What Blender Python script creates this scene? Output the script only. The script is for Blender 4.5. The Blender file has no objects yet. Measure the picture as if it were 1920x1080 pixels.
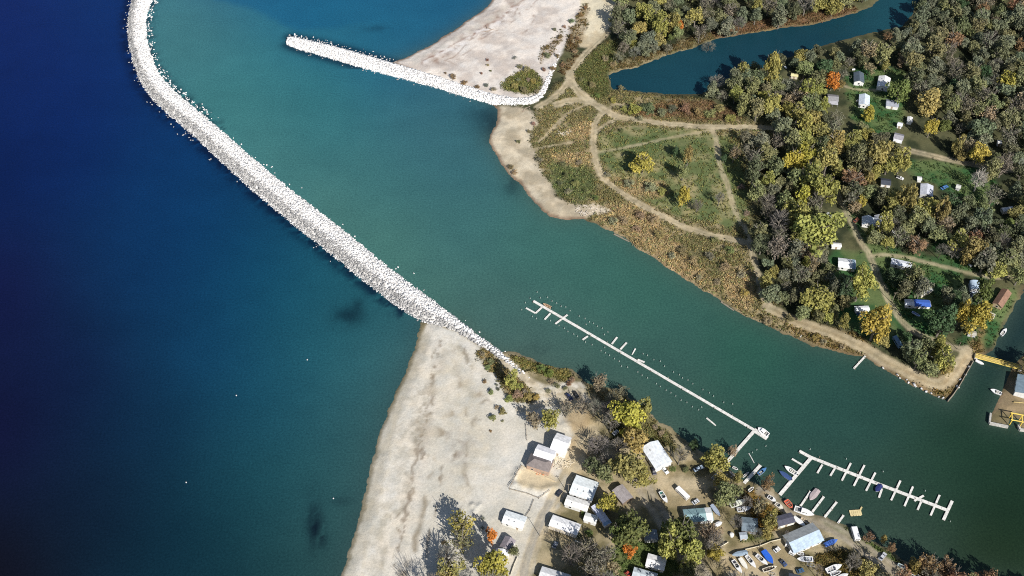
import bpy, math, random
import numpy as np
R = math.radians
rng = np.random.default_rng(7)
random.seed(7)
sc = bpy.context.scene
COL = sc.collection

# ------------------------------------------------------------------ camera
W, H = 1920.0, 1080.0
LENS = 40.0
F = LENS / 36.0 * W
TH = R(50.0)
CH = 454.0
CY = -CH / math.tan(TH)
cam_d = bpy.data.cameras.new('camera'); cam_d.lens = LENS; cam_d.sensor_width = 36.0
cam_d.clip_start = 1.0; cam_d.clip_end = 20000.0
cam = bpy.data.objects.new('camera', cam_d); COL.objects.link(cam)
cam.location = (0, CY, CH); cam.rotation_euler = (R(90) - TH, 0, 0)
sc.camera = cam
ST, CT = math.sin(TH), math.cos(TH)

def G(p, z=0.0):
    """the place on a level plane of height z that the photograph shows at p"""
    u = (p[0] - W / 2) / F; v = (p[1] - H / 2) / F
    dy = CT - v * ST; dz = -ST - v * CT
    t = (z - CH) / dz
    return (u * t, CY + dy * t)
def scale_at(py):
    return F * (ST + (py - H / 2) / F * CT) / CH
def to_px(X, Y, Z=0.0):
    dy = Y - CY; dz = Z - CH
    zc = dy * CT - dz * ST
    yc = dy * ST + dz * CT
    return W / 2 + F * X / zc, H / 2 - F * yc / zc
def GP(poly, z=0.0):
    return [G(p, z) for p in poly]

# ------------------------------------------------------------------ light
SUN_EL = R(38.0)
SX, SY = 0.48, -0.877                     # towards the sun, on the ground
sun_d = bpy.data.lights.new('sun', 'SUN'); sun_d.energy = 4.6; sun_d.angle = R(0.5); sun_d.color = (1.0, 0.955, 0.89)
sun = bpy.data.objects.new('sun', sun_d); COL.objects.link(sun)
sun.location = (200, -400, 400)
sun.rotation_euler = (R(90) - SUN_EL, 0, math.atan2(SX, -SY))
wd = bpy.data.worlds.new('World'); sc.world = wd; wd.use_nodes = True
nt = wd.node_tree
bgn = nt.nodes.get('Background') or nt.nodes.new('ShaderNodeBackground')
sky = nt.nodes.new('ShaderNodeTexSky'); sky.sky_type = 'NISHITA'; sky.sun_disc = False
sky.sun_elevation = SUN_EL; sky.sun_rotation = math.atan2(SX, SY)
nt.links.new(sky.outputs[0], bgn.inputs[0]); bgn.inputs[1].default_value = 0.07
sc.view_settings.view_transform = 'Standard'; sc.view_settings.look = 'None'
sc.view_settings.exposure = 0.42; sc.view_settings.gamma = 1.0
sc.cycles.use_denoising = False; sc.cycles.filter_width = 1.05
sc.cycles.max_bounces = 5; sc.cycles.diffuse_bounces = 2; sc.cycles.glossy_bounces = 2
sc.cycles.transparent_max_bounces = 4

# ------------------------------------------------------------------ helpers
def lin(c):
    return tuple((x / 255 / 12.92) if x / 255 <= .04045 else ((x / 255 + .055) / 1.055) ** 2.4 for x in c)
def alb(c, k=1.2):
    """base colour of a sunlit level surface seen as sRGB c"""
    return tuple(min(.85, x / k) for x in lin(c))

def tag(o, label=None, cat=None, group=None, kind=None):
    if label: o['label'] = label
    if cat: o['category'] = cat
    if group: o['group'] = group
    if kind: o['kind'] = kind
    return o
def empty(name, loc, rz=0.0):
    o = bpy.data.objects.new(name, None); COL.objects.link(o)
    o.location = loc; o.rotation_euler = (0, 0, rz); o.empty_display_size = .5
    return o
def mesh_np(name, V, Fc, smooth=False):
    """V (n,3), Fc (m,k) -> mesh, fast"""
    V = np.asarray(V, dtype=np.float32); Fc = np.asarray(Fc, dtype=np.int32)
    me = bpy.data.meshes.new(name)
    k = Fc.shape[1]; m = Fc.shape[0]
    me.vertices.add(len(V)); me.vertices.foreach_set('co', V.ravel())
    me.loops.add(m * k); me.loops.foreach_set('vertex_index', Fc.ravel())
    me.polygons.add(m)
    me.polygons.foreach_set('loop_start', np.arange(m, dtype=np.int32) * k)
    if smooth:
        me.polygons.foreach_set('use_smooth', np.ones(m, dtype=bool))
    me.update(calc_edges=True); me.validate()
    return me
def attr(me, name, typ, dom, data):
    a = me.attributes.new(name, typ, dom)
    a.data.foreach_set('color' if 'COLOR' in typ else 'value', np.asarray(data, dtype=np.float32).ravel())
def link(name, me, mat=None, parent=None, loc=None, rz=0.0, color=None):
    if mat is not None:
        me.materials.clear(); me.materials.append(mat)
    o = bpy.data.objects.new(name, me); COL.objects.link(o)
    if parent is not None: o.parent = parent
    if loc is not None: o.location = loc
    if rz: o.rotation_euler = (0, 0, rz)
    if color is not None: o.color = (*color, 1.0)
    return o

class MB:
    """collects boxes, prisms and tubes; build() links them as one mesh object"""
    def __init__(s): s.v = []; s.f = []
    def add(s, vs, fs):
        n = len(s.v); s.v += [tuple(map(float, v)) for v in vs]; s.f += [[i + n for i in f] for f in fs]; return s
    def box(s, x0, x1, y0, y1, z0, z1):
        return s.add([(x0,y0,z0),(x1,y0,z0),(x1,y1,z0),(x0,y1,z0),(x0,y0,z1),(x1,y0,z1),(x1,y1,z1),(x0,y1,z1)],
                     [(3,2,1,0),(4,5,6,7),(0,1,5,4),(1,2,6,5),(2,3,7,6),(3,0,4,7)])
    def cbox(s, x0, x1, y0, y1, z0, z1, c):
        """box with its upper edges chamfered by c"""
        v = [(x0,y0,z0),(x1,y0,z0),(x1,y1,z0),(x0,y1,z0),(x0,y0,z1-c),(x1,y0,z1-c),(x1,y1,z1-c),(x0,y1,z1-c),
             (x0+c,y0+c,z1),(x1-c,y0+c,z1),(x1-c,y1-c,z1),(x0+c,y1-c,z1)]
        f = [(3,2,1,0),(0,1,5,4),(1,2,6,5),(2,3,7,6),(3,0,4,7),(4,5,9,8),(5,6,10,9),(6,7,11,10),(7,4,8,11),(8,9,10,11)]
        return s.add(v, f)
    def obox(s, a, b, w, z0, z1):
        """plank from a to b (xy), width w"""
        dx, dy = b[0]-a[0], b[1]-a[1]; L = math.hypot(dx, dy) or 1
        nx, ny = -dy/L*w/2, dx/L*w/2
        q = [(a[0]-nx,a[1]-ny),(b[0]-nx,b[1]-ny),(b[0]+nx,b[1]+ny),(a[0]+nx,a[1]+ny)]
        return s.prism(q, z0, z1)
    def prism(s, q, z0, z1):
        n = len(q); A = sum(q[i][0]*q[(i+1)%n][1]-q[(i+1)%n][0]*q[i][1] for i in range(n))
        if A < 0: q = q[::-1]
        vs = [(x,y,z0) for x,y in q] + [(x,y,z1) for x,y in q]
        fs = [tuple(range(n))[::-1], tuple(range(n,2*n))] + [(i,(i+1)%n,(i+1)%n+n,i+n) for i in range(n)]
        return s.add(vs, fs)
    def tube(s, a, b, r0, r1=None, n=6):
        r1 = r0 if r1 is None else r1
        a = np.array(a, float); b = np.array(b, float); d = b-a; L = np.linalg.norm(d) or 1; d = d/L
        u = np.cross(d, (0,0,1) if abs(d[2]) < .9 else (1,0,0)); u /= np.linalg.norm(u); w = np.cross(d, u)
        vs = []
        for P, r in ((a, r0), (b, r1)):
            for i in range(n):
                t = 2*math.pi*i/n; vs.append(P + r*(math.cos(t)*u + math.sin(t)*w))
        fs = [(i,(i+1)%n,(i+1)%n+n,i+n) for i in range(n)] + [tuple(range(n))[::-1], tuple(range(n,2*n))]
        return s.add(vs, fs)
    def build(s, name, mat, parent=None, color=None, loc=None, rz=0.0, smooth=False):
        me = bpy.data.meshes.new(name); me.from_pydata(s.v, [], s.f); me.validate(); me.update()
        if smooth: me.polygons.foreach_set('use_smooth', [True]*len(me.polygons))
        return link(name, me, mat, parent, loc, rz, color)

def hash2(ix, iy, seed):
    h = (ix.astype(np.int64)*374761393 + iy.astype(np.int64)*668265263 + seed*974634777) & 0xFFFFFFFF
    h = ((h ^ (h >> 13)) * 1274126177) & 0xFFFFFFFF
    h = h ^ (h >> 16)
    return (h & 0xFFFF) / 65535.0
def vnoise(X, Y, seed=0):
    ix = np.floor(X); iy = np.floor(Y); fx = X-ix; fy = Y-iy
    fx = fx*fx*(3-2*fx); fy = fy*fy*(3-2*fy)
    a = hash2(ix,iy,seed); b = hash2(ix+1,iy,seed); c = hash2(ix,iy+1,seed); d = hash2(ix+1,iy+1,seed)
    return (a*(1-fx)+b*fx)*(1-fy) + (c*(1-fx)+d*fx)*fy
def fbm(X, Y, seed=0, o=4):
    s = 0; a = .5; t = 0
    for i in range(o):
        s = s + a*vnoise(X*2**i, Y*2**i, seed+i*17); t += a; a *= .55
    return s/t
def smooth(x, a, b):
    t = np.clip((x-a)/(b-a), 0, 1); return t*t*(3-2*t)
def pdist(X, Y, pts, closed=False):
    """distance to a polyline"""
    P = np.array(pts, float); n = len(P); D = np.full(X.shape, 1e9)
    for i in range(n if closed else n-1):
        a = P[i]; b = P[(i+1) % n]; d = b-a; L = d@d or 1e-9
        t = np.clip(((X-a[0])*d[0]+(Y-a[1])*d[1])/L, 0, 1)
        D = np.minimum(D, (X-a[0]-t*d[0])**2+(Y-a[1]-t*d[1])**2)
    return np.sqrt(D)
def inside(X, Y, pts):
    P = np.array(pts, float); n = len(P); c = np.zeros(X.shape, bool)
    for i in range(n):
        x0, y0 = P[i-1]; x1, y1 = P[i]
        if y0 == y1: continue
        c ^= ((y0 > Y) != (y1 > Y)) & (X < (x1-x0)*(Y-y0)/(y1-y0)+x0)
    return c
def sdf(X, Y, pts):
    """positive inside; exact only near the outline's bounding box"""
    D = pdist(X, Y, pts, True)
    return np.where(inside(X, Y, pts), D, -D)
def smooth_poly(p, closed=False, it=2):
    for _ in range(it):
        q = []; n = len(p)
        if not closed: q.append(p[0])
        for i in range(n if closed else n-1):
            a, b = p[i], p[(i+1) % n]
            q.append(tuple(.75*a[k]+.25*b[k] for k in range(len(a)))); q.append(tuple(.25*a[k]+.75*b[k] for k in range(len(a))))
        if not closed: q.append(p[-1])
        p = q
    return p

# ------------------------------------------------------------------ materials
def new_mat(name):
    m = bpy.data.materials.new(name); m.use_nodes = True
    b = m.node_tree.nodes.get('Principled BSDF')
    return m, m.node_tree, b
def nd(t, typ, **kw):
    n = t.nodes.new(typ)
    for k, v in kw.items(): setattr(n, k, v)
    return n
def mul(t, a, b, fac=1.0):
    n = nd(t, 'ShaderNodeMix', data_type='RGBA', blend_type='MULTIPLY'); n.inputs[0].default_value = fac
    t.links.new(a, n.inputs[6]); t.links.new(b, n.inputs[7]); return n.outputs[2]
def noise_ramp(t, scale, lo, hi, detail=3, p0=.3, p1=.7, coord='Object', rough=.6):
    tc = nd(t, 'ShaderNodeTexCoord'); n = nd(t, 'ShaderNodeTexNoise')
    n.inputs['Scale'].default_value = scale; n.inputs['Detail'].default_value = detail; n.inputs['Roughness'].default_value = rough
    r = nd(t, 'ShaderNodeValToRGB'); r.color_ramp.elements[0].position = p0; r.color_ramp.elements[1].position = p1
    r.color_ramp.elements[0].color = (*lo, 1); r.color_ramp.elements[1].color = (*hi, 1)
    t.links.new(tc.outputs[coord], n.inputs['Vector']); t.links.new(n.outputs[0], r.inputs[0])
    return r.outputs[0], n.outputs[0]
def bump(t, b, h, strength, dist):
    n = nd(t, 'ShaderNodeBump'); n.inputs['Strength'].default_value = strength; n.inputs['Distance'].default_value = dist
    t.links.new(h, n.inputs['Height']); t.links.new(n.outputs[0], b.inputs['Normal'])
def gray(a): return (a, a, a)

def mat_object(name, rough, lo=.8, hi=1.1, scale=1.2, spec=.3, metal=0.0):
    """takes each object's own paint colour and weathers it"""
    m, t, b = new_mat(name)
    oi = nd(t, 'ShaderNodeObjectInfo')
    c, _ = noise_ramp(t, scale, gray(lo), gray(hi), 4)
    t.links.new(mul(t, oi.outputs['Color'], c), b.inputs['Base Color'])
    b.inputs['Roughness'].default_value = rough; b.inputs['Specular IOR Level'].default_value = spec; b.inputs['Metallic'].default_value = metal
    return m
M = {}
M['paint'] = mat_object('gloss_paint', .35, .88, 1.06, 1.5, .4)
M['matte'] = mat_object('matte_paint', .75, .78, 1.1, .9, .2)
M['cloth'] = mat_object('canvas', .9, .75, 1.1, 2.0, .1)
def mat_roof():
    m, t, b = new_mat('roofing')
    oi = nd(t, 'ShaderNodeObjectInfo'); tc = nd(t, 'ShaderNodeTexCoord')
    c, _ = noise_ramp(t, .7, gray(.72), gray(1.08), 5, .28, .62)
    w = nd(t, 'ShaderNodeTexWave', wave_type='BANDS', bands_direction='X'); w.inputs['Scale'].default_value = .55
    w.inputs['Distortion'].default_value = .4
    t.links.new(tc.outputs['Object'], w.inputs['Vector'])
    r = nd(t, 'ShaderNodeValToRGB'); r.color_ramp.elements[0].color = (.8,.8,.8,1); r.color_ramp.elements[1].color = (1,1,1,1)
    r.color_ramp.elements[1].position = .25
    t.links.new(w.outputs[0], r.inputs[0])
    t.links.new(mul(t, mul(t, oi.outputs['Color'], c), r.outputs[0]), b.inputs['Base Color'])
    b.inputs['Roughness'].default_value = .6; b.inputs['Specular IOR Level'].default_value = .25
    return m
M['roof'] = mat_roof()
def mat_plain(name, col, rough=.7, lo=.75, hi=1.15, scale=2.0, spec=.3):
    m, t, b = new_mat(name)
    c, _ = noise_ramp(t, scale, tuple(x*lo for x in col), tuple(x*hi for x in col), 4)
    t.links.new(c, b.inputs['Base Color']); b.inputs['Roughness'].default_value = rough; b.inputs['Specular IOR Level'].default_value = spec
    return m
M['glass'] = mat_plain('window_glass', (.02,.025,.03), .12, .6, 1.4, 3, .5)
M['rubber'] = mat_plain('tyre_rubber', (.02,.02,.02), .85)
M['timber'] = mat_plain('weathered_timber', (.30,.26,.20), .85, .6, 1.2, 3)
M['deckwood'] = mat_plain('bleached_decking', (.70,.685,.64), .8, .68, 1.12, 1.0)
M['concrete'] = mat_plain('concrete', (.5,.48,.44), .85, .6, 1.15, .8)
M['metal'] = mat_plain('grey_metal', (.35,.36,.37), .45)
M['motor'] = mat_plain('motor_black', (.03,.03,.035), .4)
M['bark'] = mat_plain('bark', (.19,.17,.145), .9, .6, 1.3, 2)
M['palebark'] = mat_plain('pale_bark', (.40,.38,.33), .9, .7, 1.2, 2)
def mat_leaf(name, source):
    m, t, b = new_mat(name)
    a = nd(t, 'ShaderNodeAttribute', attribute_name='tone')
    if source == 'object':
        oi = nd(t, 'ShaderNodeObjectInfo'); base = oi.outputs['Color']
    else:
        base = nd(t, 'ShaderNodeAttribute', attribute_name='leafcol').outputs['Color']
    r = nd(t, 'ShaderNodeValToRGB'); e = r.color_ramp.elements
    e[0].position = 0; e[0].color = (.50,.56,.58,1); e[1].position = 1; e[1].color = (1.42,1.36,1.16,1)
    k = r.color_ramp.elements.new(.5); k.color = (1,1,1,1)
    t.links.new(a.outputs['Fac'], r.inputs[0])
    c = mul(t, base, r.outputs[0])
    t.links.new(c, b.inputs['Base Color']); b.inputs['Roughness'].default_value = .75; b.inputs['Specular IOR Level'].default_value = .15
    tr = nd(t, 'ShaderNodeBsdfTranslucent'); t.links.new(c, tr.inputs[0])
    mx = nd(t, 'ShaderNodeMixShader'); mx.inputs[0].default_value = .18
    out = t.nodes.get('Material Output')
    t.links.new(b.outputs[0], mx.inputs[1]); t.links.new(tr.outputs[0], mx.inputs[2]); t.links.new(mx.outputs[0], out.inputs[0])
    return m
M['leaf'] = mat_leaf('leaves', 'object')
M['leafmix'] = mat_leaf('mixed_leaves', 'mesh')
def mat_stone():
    m, t, b = new_mat('limestone')
    a = nd(t, 'ShaderNodeAttribute', attribute_name='stone')
    c, h = noise_ramp(t, 1.4, gray(.86), gray(1.04), 4, coord='Object')
    t.links.new(mul(t, a.outputs['Color'], c), b.inputs['Base Color']); b.inputs['Roughness'].default_value = .9; b.inputs['Specular IOR Level'].default_value = .15
    return m
M['stone'] = mat_stone()

# ------------------------------------------------------------------ the coast, traced on the ground
N_SHORE = [(922,0),(915,12),(887,32),(850,57),(807,85),(762,107),(737,117),(800,147),(875,171),(925,198),(934,207),(932,227),(917,255),(917,267),
  (930,292),(947,320),(980,350),(990,367),(1010,390),(1030,405),(1050,412),(1092,412),(1117,420),(1150,437),(1180,451),(1192,465),(1230,487),
  (1270,514),(1320,546),(1352,564),(1378,582),(1398,594),(1427,606),(1457,621),(1487,633),(1516,647),(1556,654),(1588,665),(1622,670),(1639,682),
  (1660,693),(1682,706),(1705,720),(1733,733),(1757,744),(1776,751),(1785,742),(1800,722),(1814,697),(1827,673),(1845,665),(1861,658),(1870,635),
  (1883,611),(1896,586),(1910,560),(1919,547)]
N_LAND = [(1100,-400),(960,-120),(935,-25)] + N_SHORE + [(1960,480),(2050,390),(2300,300),(3200,100),(3200,-400)]
POND = [(1142,142),(1150,136),(1162,132),(1195,127),(1220,115),(1250,105),(1300,90),(1335,75),(1350,71),(1400,64),(1475,52),(1527,46),(1565,35),
  (1602,25),(1635,12),(1650,0),(1662,-40),(1640,-120),(1700,-160),(1740,-60),(1722,0),(1708,30),(1690,50),(1657,56),(1615,66),(1560,80),(1500,100),(1440,122),(1400,138),
  (1350,160),(1315,174),(1292,177),(1250,176),(1200,171),(1150,167),(1144,158)]
S_LAND = [(788,605),(786,622),(781,640),(767,681),(751,717),(726,774),(710,819),(696,872),(688,917),(673,966),(661,1015),(641,1072),(620,1130),(560,1400),(3000,1400),(3000,1200),(2200,1130),
  (1950,1105),(1850,1085),(1800,1074),(1730,1058),(1700,1052),(1687,1047),(1670,1030),(1637,1013),(1612,1003),(1589,984),(1572,980),(1547,970),
  (1524,961),(1500,955),(1483,951),(1462,929),(1449,916),(1424,908),(1396,903),(1375,885),(1350,868),(1320,850),(1290,830),(1270,811),(1257,799),
  (1235,789),(1220,775),(1200,757),(1176,741),(1148,728),(1107,720),(1088,705),(1069,692),(1039,688),(1013,679),(990,670),(972,662),(941,658),
  (900,632),(860,602),(825,600)]
R_LAND = [(1950,640),(1916,668),(1902,684),(1895,695),(1891,704),(1884,722),(1875,740),(1869,755),(1860,773),(1857,791),(1891,797),(1894,783),(1910,786),(1911,803),(1940,806),
  (2100,840),(2400,900),(2900,800),(2900,500),(2100,470),(2000,560)]
nW, pW, sW, rW = GP(N_LAND), GP(POND), GP(S_LAND), GP(R_LAND)

def axis(lo, hi, step, out, nout):
    mid = np.arange(lo, hi+1e-6, step)
    g = np.geomspace(step*2, out, nout); a = lo - np.cumsum(g)[::-1]; b = hi + np.cumsum(g)
    return np.concatenate([a, mid, b])
STEP = .8
gx = axis(-370, 372, STEP, 420, 22); gy = axis(-172, 275, STEP, 420, 22)
X, Y = np.meshgrid(gx, gy)
nx_, ny_ = len(gx), len(gy)
dN = sdf(X, Y, nW); dP = sdf(X, Y, pW); dS = sdf(X, Y, sW); dR = sdf(X, Y, rW)
LAND = np.maximum(np.maximum(np.minimum(dN, -dP), dS), dR)
jit = (fbm(X/5, Y/5, 3, 3)-.5)*2.2 + (fbm(X/1.6, Y/1.6, 4, 2)-.5)*1.0
dl = LAND + jit*np.where(dR > -5, .25, 1.0)
n_big = fbm(X/28, Y/28, 11); n_mid = fbm(X/9, Y/9, 12); n_sml = fbm(X/2.5, Y/2.5, 13, 3)
Z = np.where(dl > 0, .02+np.minimum(dl*.16, 1.15), np.maximum(dl*.35, -4.0))
Z = Z + np.where(dl > 4, (n_mid-.5)*.35+(n_sml-.5)*.12, 0)

def C3(c, k=1.2): return np.array(alb(c, k))
def blend(col, mask, c):
    m = mask[..., None]; return col*(1-m) + np.asarray(c)*m
def zone(poly, feather=2.0, rough=3.0, seed=0, power=1.0, closed_smooth=True):
    pw = GP(smooth_poly(poly, True, 1) if closed_smooth else poly)
    P = np.array(pw); out = np.zeros(X.shape)
    x0, x1 = np.searchsorted(gx, [P[:,0].min()-12, P[:,0].max()+12]); y0, y1 = np.searchsorted(gy, [P[:,1].min()-12, P[:,1].max()+12])
    sl = (slice(y0, y1), slice(x0, x1))
    if y1 <= y0 or x1 <= x0: return out
    d = sdf(X[sl], Y[sl], pw) + (fbm(X[sl]/6, Y[sl]/6, 40+seed, 4)-.5)*2*rough
    out[sl] = smooth(d, -feather, feather)*power
    return out
def track(pts, w, feather=.8, rough=.8, power=1.0, seed=0):
    pw = GP(smooth_poly(pts, False, 2)); P = np.array(pw); out = np.zeros(X.shape)
    x0, x1 = np.searchsorted(gx, [P[:,0].min()-12, P[:,0].max()+12]); y0, y1 = np.searchsorted(gy, [P[:,1].min()-12, P[:,1].max()+12])
    sl = (slice(y0, y1), slice(x0, x1))
    d = pdist(X[sl], Y[sl], pw)
    nz = (fbm(X[sl]/4, Y[sl]/4, 70+seed, 3)-.5)*2*rough
    m = 1-smooth(d+nz, w/2-feather, w/2+feather)
    mid = 1-.45*np.exp(-(d/(w*.14))**2)*(w > 2.8)                 # worn wheel ruts with a rougher middle
    out[sl] = m*mid*power*(.75+.5*(fbm(X[sl]/7, Y[sl]/7, 90+seed, 2)))
    return np.clip(out, 0, 1)

def mixn(a, b, n, lo=.35, hi=.65): return np.asarray(a)*(1-smooth(n, lo, hi))[..., None] + np.asarray(b)*smooth(n, lo, hi)[..., None]
FOREST = mixn(C3((56,62,44)), C3((92,92,66)), n_mid)
LAWN = mixn(C3((58,98,58)), C3((98,116,72)), n_mid)
FIELD = mixn(C3((102,114,74)), C3((152,144,106)), n_mid, .38, .72)
SCRUB = mixn(C3((118,112,80)), C3((158,144,112)), n_mid)
SANDN = mixn(C3((198,188,180)), C3((222,214,206)), n_mid)
SANDS = mixn(C3((201,196,184)), C3((217,212,202)), n_big)
DIRT = mixn(C3((156,142,112)), C3((190,174,144)), n_mid)
YARD = mixn(C3((118,110,80)), C3((174,160,130)), n_mid)
PALE = mixn(C3((176,164,142)), C3((206,194,172)), n_mid)
ORANGE = mixn(C3((162,140,104)), C3((204,178,138)), n_sml)
GREEN = C3((70,92,58)); ROAD = C3((188,174,146)); RUST = C3((122,94,74))

isN = np.minimum(dN, -dP) > -6
col = np.where(isN[..., None], FOREST, YARD)
col = np.where((dR > -3)[..., None], mixn(C3((112,104,76)), C3((150,132,104)), n_mid), col)
scrub_d = np.zeros(X.shape); scrub_c = np.zeros(X.shape+(3,))
def veg(mask, dens, c):
    global scrub_d, scrub_c
    m = np.clip(mask, 0, 1)
    scrub_d = scrub_d*(1-m) + dens*m
    scrub_c = scrub_c*(1-m[..., None]) + np.asarray(c)*m[..., None]
def bare(mask): veg(mask, 0.0, (0.1,0.1,0.05))

# upper land
z = zone([(1005,200),(1150,60),(1165,110),(1140,140),(1145,172),(1300,182),(1390,225),(1470,250),(1420,330),(1410,470),(1445,585),(1560,625),(1560,660),(1340,570),(1150,445),(1090,400),(1030,350),(985,260)], 3, 4, 1)
col = blend(col, z, SCRUB); veg(z, .5, C3((140,132,92)))
z = zone([(1075,130),(1150,70),(1160,110),(1140,140),(1145,172),(1120,192),(1085,165)], 2, 3, 2)
col = blend(col, z, mixn(C3((92,98,62)), C3((122,110,76)), n_sml)); veg(z, .8, C3((112,114,72)))
z = zone([(1120,238),(1350,247),(1395,300),(1410,440),(1250,405),(1125,325)], 2, 3, 3)
col = blend(col, z, FIELD); veg(z, .13, C3((126,128,82)))
z = zone([(1160,250),(1330,262),(1340,300),(1200,300),(1130,275)], 3, 4, 4, .6); col = blend(col, z, C3((88,104,64)))
z = zone([(1350,250),(1400,255),(1410,430),(1385,400),(1355,310)], 3, 3, 5, .7); col = blend(col, z, C3((106,116,72)))
z = zone([(1020,320),(1060,300),(1110,320),(1120,360),(1090,385),(1040,370)], 3, 4, 6, .8); col = blend(col, z, C3((84,98,62))); veg(z, .45, C3((118,128,84)))
for i, q in enumerate([[(1040,292),(1105,290),(1108,312),(1055,312)], [(1140,325),(1200,340),(1250,345),(1250,372),(1190,374),(1150,352)],
      [(1100,400),(1180,378),(1235,402),(1245,440),(1310,505),(1365,552),(1330,550),(1250,503),(1180,448)], [(1352,520),(1400,500),(1418,560),(1400,590),(1360,560)],
      [(1175,205),(1300,185),(1390,215),(1395,232),(1200,222)], [(1310,95),(1400,68),(1530,48),(1620,28),(1600,10),(1500,30),(1380,45),(1320,70)], [(1070,235),(1110,230),(1105,265),(1050,265)]]):
    z = zone(q, 2.5, 4, 20+i, .85); col = blend(col, z, ORANGE if i not in (4, 5) else mixn(RUST, C3((140,118,80)), n_sml))
    veg(z, .7, C3((184,164,124)) if i not in (4, 5) else C3((132,106,80)))
z = zone([(1120,-400),(1095,0),(1085,35),(1052,104),(1030,150),(1014,190),(985,200),(875,178),(740,140),(690,120),(740,90),(880,15),(930,-60),(1000,-300)], 1.5, 1.2, 7)
col = blend(col, z, SANDN); bare(z)
z = zone([(1112,-200),(1168,-200),(1158,10),(1140,62),(1108,92),(1080,92),(1072,70),(1090,20)], 1.5, 2, 8); col = blend(col, z, mixn(C3((196,182,154)), C3((214,204,180)), n_mid)); bare(z*.9)
z = zone([(925,198),(1000,206),(1010,230),(990,262),(1006,300),(1030,352),(1055,382),(1140,392),(1143,404),(1095,410),(1050,420),(1020,408),(985,365),(930,297),(912,262),(925,228)], 1.5, 2.5, 9)
col = blend(col, z, PALE); bare(z*.93)
z = zone([(952,150),(985,128),(1010,142),(1016,165),(1000,181),(962,178),(940,165)], 1.5, 3, 10); col = blend(col, z, mixn(C3((100,104,62)), C3((144,136,98)), n_sml)); veg(z, .6, C3((126,126,78)))
for i, q in enumerate([[(1055,95),(1080,40),(1098,5),(1104,30),(1092,75),(1075,105)], [(1000,110),(1050,60),(1058,75),(1020,125)], [(1050,120),(1100,95),(1090,120),(1060,150)]]):
    z = zone(q, 1.5, 3.5, 30+i, .55); col = blend(col, z, C3((140,120,92))); veg(z, .55, C3((138,112,76)))
z = zone([(1138,128),(1250,94),(1325,62),(1350,74),(1300,95),(1220,120),(1150,144)], 2, 2.5, 62); col = blend(col, z, SCRUB); veg(z, .9, C3((118,104,72)))
# camp clearings
for i, q in enumerate([[(1585,125),(1690,125),(1700,180),(1690,250),(1610,262),(1590,200)], [(1700,296),(1870,325),(1870,390),(1800,370),(1740,345),(1700,330)],
      [(1600,410),(1640,465),(1800,495),(1800,545),(1745,600),(1760,640),(1690,612),(1650,520),(1580,400),(1560,330)], [(1840,545),(1915,545),(1885,610),(1860,655),(1800,650),(1800,630)],
      [(1760,430),(1810,500),(1870,520),(1840,530),(1740,480)]]):
    z = zone(q, 2.5, 3.5, 50+i, .9); col = blend(col, z, LAWN); veg(z, .12, C3((80,100,60)))
z = zone([(1545,470),(1640,480),(1700,610),(1665,655),(1590,622),(1540,560)], 3, 3, 63, .8); col = blend(col, z, LAWN)
z = zone([(1440,578),(1500,602),(1560,618),(1610,630),(1650,668),(1745,716),(1785,700),(1812,655),(1840,640),(1845,668),(1790,735),(1774,752),(1700,722),(1600,668),(1500,640)], 2, 1.5, 60)
col = blend(col, z, mixn(C3((118,104,72)), C3((150,130,96)), n_mid)); veg(z, .4, C3((124,108,66)))
z = zone([(1815,655),(1830,610),(1850,605),(1845,660)], 2, 3, 61, .8); col = blend(col, z, C3((142,118,84)))
# lower land
z = zone([(788,600),(850,622),(930,672),(1000,736),(1092,708),(1102,740),(1096,790),(1112,835),(1066,905),(1045,960),(1005,1030),(990,1130),(900,1400),(500,1400)], 1.5, 2, 12)
col = blend(col, z, SANDS); bare(z)
z = zone([(1040,755),(1100,735),(1112,800),(1105,860),(1075,905),(1050,880),(1075,830),(1060,790)], 2, 2.5, 13, .9); col = blend(col, z, mixn(C3((176,154,118)), C3((204,184,148)), n_mid)); bare(z)
z = zone([(980,870),(1040,890),(1040,925),(960,918)], 1.5, 1.5, 14, .9); col = blend(col, z, C3((206,190,158)))
for i, (q, c, d) in enumerate([([(948,666),(1010,680),(1085,703),(1062,716),(1030,710),(990,700),(962,682)], (146,138,86), .6), ([(903,652),(940,678),(952,697),(990,722),(1014,746),(992,757),(966,757),(945,737),(936,705),(914,690),(894,668)], (152,136,94), .6),
      ([(1088,706),(1150,728),(1210,775),(1180,790),(1120,750)], (160,148,112), .3), ([(1130,750),(1200,770),(1240,800),(1290,860),(1260,850),(1210,820),(1150,850)], (136,130,86), .4),
      ([(1575,985),(1612,1010),(1690,1052),(1680,1062),(1600,1020)], (88,96,56), .6), ([(1530,958),(1592,982),(1642,1012),(1692,1050),(1668,1054),(1606,1016),(1550,984)], (96,112,64), .25),
      ([(1140,1020),(1240,1015),(1300,1085),(1140,1100)], (92,108,60), .12),
      ([(1385,1005),(1440,1000),(1455,1020),(1395,1030)], (96,106,56), .3), ([(1395,925),(1440,915),(1460,960),(1455,1005),(1420,1000),(1400,960)], (158,128,70), .8),
      ([(1530,1030),(1620,1040),(1640,1085),(1530,1090)], (120,106,62), .4), ([(1690,1050),(1800,1072),(1830,1100),(1690,1100)], (110,86,56), .8)]):
    z = zone(q, 1.5, 2.5, 80+i, .9); cc = C3(c); col = blend(col, z, mixn(cc*.8, cc*1.2, n_sml)); veg(z, d, cc)
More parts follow.
